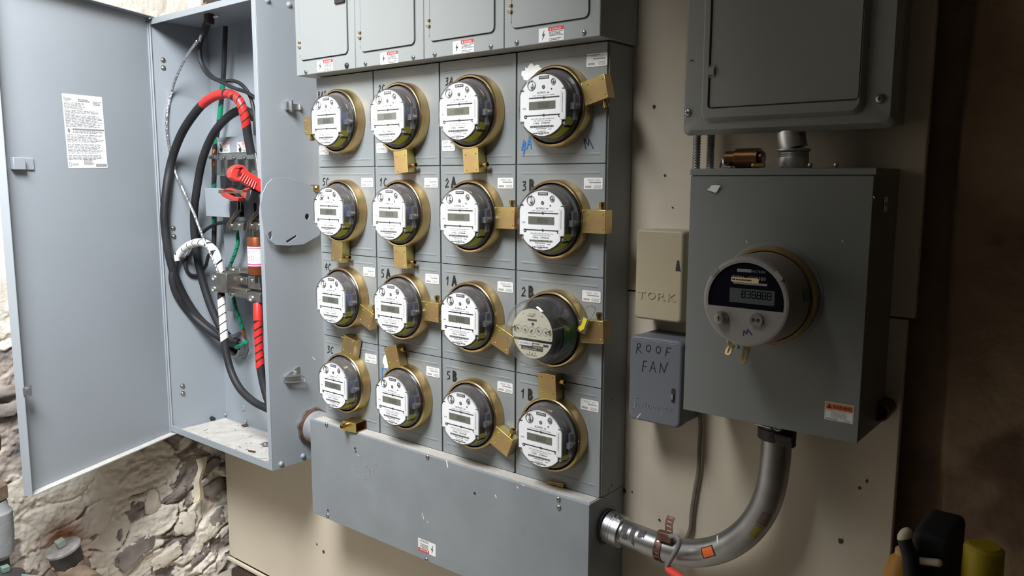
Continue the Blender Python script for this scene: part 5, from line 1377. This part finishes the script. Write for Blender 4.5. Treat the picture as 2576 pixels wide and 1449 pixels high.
# end connector at the trough
e0 = Vector((tx1 + .0012, KY, kw[0].z + .003)); ax = (kw[0] - e0)
b = MB(); b.tube([e0, e0 + Vector((.006, 0, 0))], .0415, 32); b.build('locknut', castiron, t, bev=.001)
def grad(c0, c1, rs, seg=32):
    b = MB(); n = len(rs)
    for k in range(n - 1):
        (s0, r0), (s1, r1) = rs[k], rs[k + 1]
        b.tube([c0.lerp(c1, s0), c0.lerp(c1, s1)], r0, seg, r1=r1)
    return b
dirv = (kw[1] - kw[0]).normalized(); e1 = kw[0] + dirv * .016
b = grad(e0 + Vector((.006, 0, 0)), e1, [(0, .0375), (.35, .0375), (.36, .0362), (.40, .0362), (.41, .0375), (.52, .0375), (.53, .0362), (.57, .0362), (.58, .0375), (1, .0370)]); b.build('set_screw_connector', steel, t, smooth=30)
for k in (.55, .85):
    p_ = (e0 + Vector((.006, 0, 0))).lerp(e1, k); b = MB(); b.cyl(p_ + Vector((0, -.008, .034)), p_ + Vector((0, -.011, .046)), .0058, 12); b.build('set_screw', galv, t)
# patches of old paint flaked off, stickers and label on the bend
def patch(i, a0, a1, L, m, name, n=8, off=.0006, jag=0, seed=1, label=None):
    """thin sticker lying on the pipe skin around path index i"""
    R = random.Random(seed); V = []; F = []
    ts = [0, .25, .5, .75, 1.0]
    for q_ in ts:
        f_ = i + L * q_; k = min(int(f_), len(kpath) - 2); p_ = kpath[k].lerp(kpath[k + 1], f_ - k); tt = (kpath[k + 1] - kpath[k]).normalized()
        nrm = Vector((0, -1, 0)); up_ = tt.cross(nrm).normalized()
        for j in range(n + 1):
            a_ = a0 + (a1 - a0) * j / n + (R.uniform(-jag, jag) if j in (0, n) else 0)
            V.append(p_ + (nrm * math.cos(a_) + up_ * math.sin(a_)) * (KR + off))
    for q_ in range(4):
        for j in range(n): F.append((q_ * (n + 1) + j, (q_ + 1) * (n + 1) + j, (q_ + 1) * (n + 1) + j + 1, q_ * (n + 1) + j + 1))
    b = MB(); b.add(V, F); return b.build(name, m, t, label=label)
patch(26.5, -.62, .15, 3.4, gap_m, 'sticker_border', off=.0004)
patch(26.8, -.55, .08, 2.8, mat('orange_label', (.80, .16, .03), .5), 'orange_sticker', off=.0008)
patch(40.5, .25, .80, 3.4, mat('yellow_label', (.30, .24, .02), .5), 'yellow_sticker', off=.0006)
patch(44.5, .2, .9, 3.5, mat('brown_smear', (.17, .10, .09), .6), 'old_label', off=.0006)
patch(31.6, -1.15, -.55, .5, paper, 'paint_scratch')
flake = mat('flaked_paint', (.075, .06, .055), .6)
for k, (i_, a0, a1, L) in enumerate(((1.0, -.85, -.25, 1.0), (3.2, -1.15, -.45, 1.6), (4.0, -.55, -.05, 1.2), (5.6, -1.2, -.35, 1.4), (6.6, -.3, .15, .9), (7.8, -1.25, -.7, 2.0), (2.6, -.2, .1, .6))):
    patch(i_, a0, a1, L, flake, 'flaked_patch', 5, .0004, .18, k)
# clamp connector under the cabinet
top = Vector((kw[-1].x, KY, cz0 - .0005)); lowp = Vector((kw[-2].x, KY, cz0 - .052))
b = grad(lowp, top, [(0, .0335), (.05, .0372), (.45, .0372), (.47, .0355), (.55, .0355), (.57, .0385), (.92, .0385), (1, .036)]); b.build('clamp_connector', castiron, t, smooth=30)
b = MB(); b.box(top.x - .026, top.x + .030, KY - .050, KY - .028, cz0 - .020, cz0 - .0015); b.build('clamp_ear', castiron, t, bev=.004)
b = MB(T((top.x + .020, KY - .051, cz0 - .011)) @ FRONT); b.lathe([(.008, 0), (.0085, .003), (.006, .005), (.004, .002), (.0005, .002)], 14); b.build('clamp_bolt', dullsteel, t)
b = MB(); b.tube(smooth_path([UY(1900, 1066, 1.48), UY(1915, 1069, 1.474), UY(1940, 1076, 1.474)], 4), .0028, 8); b.build('locking_tab', tin, t)
for px, py in ((1970, 1100), (1972, 1112)):
    b = MB(); q = UY(px, py, KY - .03); b.box(q.x - .014, q.x + .022, KY - .040, KY - .022, q.z - .007, q.z + .007); b.build('clamp_lug', castiron, t, bev=.003)
# perforated strap
s = thing('hanger_strap', 'rusty perforated pipe strap looped round the conduit bend', 'strap', UY(1665, 1372, KY))
i0 = 14; pc = kpath[i0]; tt = (kpath[i0 + 1] - kpath[i0 - 1]).normalized(); nrm = Vector((0, -1, 0)); up_ = tt.cross(nrm).normalized()
if up_.z < 0: up_ = -up_
def strap_band(p0s, wv, name, par):
    """band with round holes along the list of (point, normal)"""
    b = MB(); V = []; n = len(p0s)
    cols = [-.5, -.32, 0, .32, .5]
    for k, (p_, nn) in enumerate(p0s):
        for c_ in cols: 
            for o_ in (0, .0012): V.append(p_ + wv * c_ + nn * o_)
    F = []
    m_ = len(cols) * 2
    for k in range(n - 1):
        for c_ in range(4):
            hole_ = c_ in (1, 2) and k % 3 == 1
            if hole_: continue
            a_ = k * m_ + c_ * 2; e_ = a_ + m_
            F.append((a_ + 1, a_ + 3, e_ + 3, e_ + 1)); F.append((a_, e_, e_ + 2, a_ + 2))
        for c_ in (0, 4):
            a_ = k * m_ + c_ * 2; e_ = a_ + m_; F.append((a_, a_ + 1, e_ + 1, e_))
    b.add(V, F); return b.build(name, rust, par, smooth=0)
ring_ = [(pc + (nrm * math.cos(a_) + up_ * math.sin(a_)) * (KR + .0009), nrm * math.cos(a_) + up_ * math.sin(a_)) for a_ in [PI * .62 - k * (PI * 1.25) / 26 for k in range(27)]]
strap_band(ring_, tt * .017, 'band', s)
tp = pc + up_ * (KR + .001) + nrm * .008
q1 = UY(1682, 1340, 1.535); q2 = UY(1683, 1318, 1.555); q3 = UY(1689, 1299, 1.570)
line_ = smooth_path([tp, q1, q2, q3], 6); band = [(p_, Vector((-.2, -1, 0)).normalized()) for p_ in line_]
strap_band(band, Vector((.021, -.004, 0)), 'upright', s)
b = MB(); q = UY(1672, 1352, 1.505); b.box(q.x - .018, q.x + .018, 1.500, 1.516, q.z - .010, q.z + .012); b.build('clip', rust, s, bev=.003)
# thick grey wire hooked over the bend with a red end
wp = [UY(1686, 1349, 1.490), UY(1700, 1349, 1.482), UY(1708, 1358, 1.476), UY(1706, 1375, 1.474), UY(1692, 1400, 1.474), UY(1680, 1420, 1.476), UY(1679, 1432, 1.478), UY(1688, 1438, 1.480)]
h_ = thing('hook_handle', 'grey wire hook with red handle hooked over the conduit bend', 'hook', wp[-1])
b = MB(); b.tube(smooth_path(wp, 6), .0052, 10); b.build('wire', mat('hook_grey', (.23, .22, .215), .5), h_)
b = MB(); b.tube([UY(1682, 1432, 1.478), UY(1692, 1440, 1.472), UY(1705, 1448, 1.466), UY(1730, 1466, 1.458)], .0085, 12); b.build('red_grip', redplast, h_)
# thin cable from under the cabinet
o, _pt = cable('thin_cable', 'thin taupe cable hanging from below the big grey cabinet', [(1760, 1038, 1.598), (1762, 1080, 1.5985), (1759, 1130, 1.5985), (1757, 1185, 1.5985), (1748, 1235, 1.5985), (1740, 1290, 1.5985), (1737, 1330, 1.5985), (1722, 1365, 1.596)], .0052, m=wire_m, seg=8)
# brass tube stub beside the cabinet
q = UY(2216, 1033, 1.565)
t = thing('brass_sleeve', 'hollow tarnished brass sleeve sticking out of the wall right of the cabinet', 'sleeve', (q.x, WALL, q.z))
M = T(q) @ FRONT
b = MB(M); b.lathe([(.0155, -.042), (.0172, -.042), (.0172, .004), (.0185, .004), (.0185, .012), (.0150, .012), (.0145, -.030), (.0001, -.030)], 28, False, False); b.build('tube', copperpipe, t)

# ------------------------------------------------------------------ pipework at the lower left
def valve(loc, tilt, scale, lab, capm, name='valve'):
    t = thing(name, lab, 'valve', loc)
    M = T(loc) @ Matrix.Rotation(tilt[0], 4, 'Y') @ Matrix.Rotation(tilt[1], 4, 'X') @ Matrix.Scale(scale, 4)
    b = MB(M); b.tube([(-.12, 0, 0), (-.05, 0, 0)], .032, 20); b.tube([(.05, 0, 0), (.16, 0, 0)], .034, 20); b.ball((0, 0, 0), .058, (1, .95, .9), 20); b.build('body', rustpipe, t)
    b = MB(M); b.lathe([(.047, .030), (.050, .040), (.054, .085), (.056, .088)], 8, False, True); b.build('bonnet', castiron, t)
    b = MB(M); b.lathe([(.058, .0885), (.058, .096), (.050, .101)], 24, True, True); b.build('cap', capm, t)
    b = MB(M); b.box(-.014, .014, -.014, .014, .1015, .128); b.build('square_stem', mat('verdigris', (.33, .36, .32), .6), t, bev=.003)
    return t
vq = UX(184, 1432, -2.62)
valve(vq, (.0, .30), .92, 'cast iron stop cock with square stem on a brown pipe at the bottom left', mat('grimy_cap', (.25, .235, .22), .7, var=.4, scale=30))
b = MB(); b.tube(smooth_path([vq + Vector((.10, .0, -.05)), vq + Vector((.16, .05, -.12)), vq + Vector((.14, .12, -.26)), vq + Vector((.14, .14, -.36))], 5), .036, 16)
tag(b.build('brown_pipe', rustpipe), 'fat brown pipe bending down from the stop cock at the bottom left', 'pipe')
# second pipe run at the left edge of the picture
lp = UX(-16, 1300, -2.56)
t = thing('pipe_stack', 'upright grey pipe with unions at the left edge beside the stone wall', 'pipe', (lp.x, lp.y, -1.55))
b = MB(T((lp.x, lp.y, 0)))
b.lathe([(.030, -1.55), (.030, -1.10)], 20, False, False)
b.build('lower_pipe', castiron, t)
b = MB(T((lp.x, lp.y, 0))); b.lathe([(.031, -1.100), (.044, -1.085), (.048, -1.03), (.048, -.960), (.040, -.950), (.036, -.925)], 20, True, True); b.build('union', greypipe, t)
b = MB(T((lp.x, lp.y, 0))); b.lathe([(.034, -.9245), (.041, -.918), (.041, -.880), (.028, -.865)], 6, True, True); b.build('hex_nut', rustpipe, t)
b = MB(T((lp.x, lp.y, 0))); b.lathe([(.022, -.8645), (.022, -.78), (.032, -.775), (.036, -.735), (.026, -.725), (.026, -.66), (.038, -.655), (.038, -.62), (.02, -.60)], 20, True, True); b.build('upper_pipe', mat('brass_dull', (.32, .25, .12), .45, .7, var=.4, scale=20), t)
b = MB(T((lp.x, lp.y, 0))); b.lathe([(.0285, -.685), (.0365, -.68), (.0365, -.605), (.030, -.598)], 16, True, True); b.build('black_collar', black, t)
q = UX(14, 1442, -2.46)
t = thing('fitting', 'dark round fitting with verdigris stem in the bottom left corner', 'fitting', q)
b = MB(T(q)); b.lathe([(.02, -.10), (.040, -.03), (.046, -.022), (.046, -.005), (.02, .004)], 20, True, True); b.build('flange', castiron, t)
b = MB(T(q)); b.box(-.010, .010, -.010, .010, .0045, .022); b.cyl((.03, .03, -.01), (.10, .05, .0), .006, 8); b.build('stem', mat('verdigris_stem', (.13, .20, .17), .6), t, bev=.002)

# ------------------------------------------------------------------ tools in the dark corner at the right
SY = 1.30
zf = UY(2300, 1462, 1.42).z
t = thing('tool_shelf', 'dark timber ledge under the tools in the right hand corner', 'shelf', (.06, 1.28, -1.55))
b = MB(); b.box(-.30, .42, 1.14, 1.42, zf - .03, zf); b.build('top', timber, t, bev=.003)
for x in (-.27, .39):
    b = MB(); b.box(x - .025, x + .025, 1.25, 1.30, -1.55, zf - .0302); b.build('leg', timber, t, bev=.003)
q = UY(2473, 1410, SY); rY = abs(UY(2531, 1410, SY).x - UY(2416, 1410, SY).x) / 2 * .93
zt_y = UY(2470, 1371, SY).z
t = thing('yellow_canister', 'plain yellow round canister standing in the dark corner at the lower right', 'canister', (q.x, SY, zf))
b = MB(T((q.x, SY, 0))); b.lathe([(rY * 1.03, zf + .0002), (rY, zt_y - .004), (rY - .004, zt_y)], 40, True, True); b.build('body', yellow, t, smooth=40)
b = MB(T((q.x, SY, 0))); b.lathe([(rY * .8, zt_y + .0002), (rY * .78, zt_y + .0012)], 32, True, True); b.build('lid', yellow, t)
# black caddy with pale handles and amber tool
bx0, bx1 = UY(2295, 1400, SY).x, UY(2398, 1400, SY).x; ztc = UY(2350, 1335, SY).z
t = thing('tool_caddy', 'black tool caddy with a pale bar handle beside the yellow canister', 'caddy', ((bx0 + bx1) / 2, SY, zf))
b = MB(); b.box(bx0, bx1, SY - .02, SY + .10, zf + .0002, ztc); b.build('body', deepblk, t, bev=.012, seg=3)
q0 = UY(2314, 1411, SY - .03); q1 = UY(2361, 1416, SY - .03); b = MB(); b.tube([q0, q0.lerp(q1, .05), q0.lerp(q1, .95), q1], .0058, 12); b.ball(q0, .0058); b.ball(q1, .0058); b.build('bar_handle', ivory, t)
t = thing('hand_tool', 'black handled tool with pale tip leaning against the tool caddy', 'tool', (UY(2275, 1440, SY - .04).x, SY - .04, zf))
a = UY(2277, 1345, SY - .035); e = UY(2268, 1366, SY - .035)
b = MB(T(UY(2276, 1347, SY - .035)) @ FRONT @ Matrix.Rotation(-.45, 4, 'Z')); b.ball((0, 0, 0), .0108, (.85, 1.35, .8), 16); b.build('pale_tip', ivory, t)
b = MB(); q = [UY(2274, 1355, SY - .035), UY(2290, 1400, SY - .035), UY(2312, 1470, SY - .035)]; q[-1].z = zf + .02; b.tube(q, .0095, 14, r1=.014); b.build('handle', deepblk, t)
t = thing('amber_bottle', 'amber plastic bottle tucked left of the black tool caddy', 'bottle', (UY(2270, 1440, SY - .01).x, SY - .01, zf))
c_ = UY(2273, 1420, SY - .01).x; zz = [UY(2270, y_, SY - .01).z for y_ in (1372, 1393, 1405)]
b = MB(T((c_, SY - .01, 0))); b.lathe([(.026, zf + .0002), (.027, zf + .02), (.0265, zz[2] - .02), (.020, zz[2]), (.0125, zz[1])], 24, True, True); b.build('body', orangep, t)
b = MB(T((c_, SY - .01, 0))); b.lathe([(.0135, zz[1] + .0002), (.0135, zz[0] - .006), (.007, zz[0])], 20, True, True); b.build('cap', mat('amber_cap', (.55, .33, .12), .5), t)

# ------------------------------------------------------------------ lift the whole room so that the floor is at zero
for o in list(sc.objects):
    if o.parent is None and o.type in ('MESH', 'EMPTY'):
        o.location.z += EYE
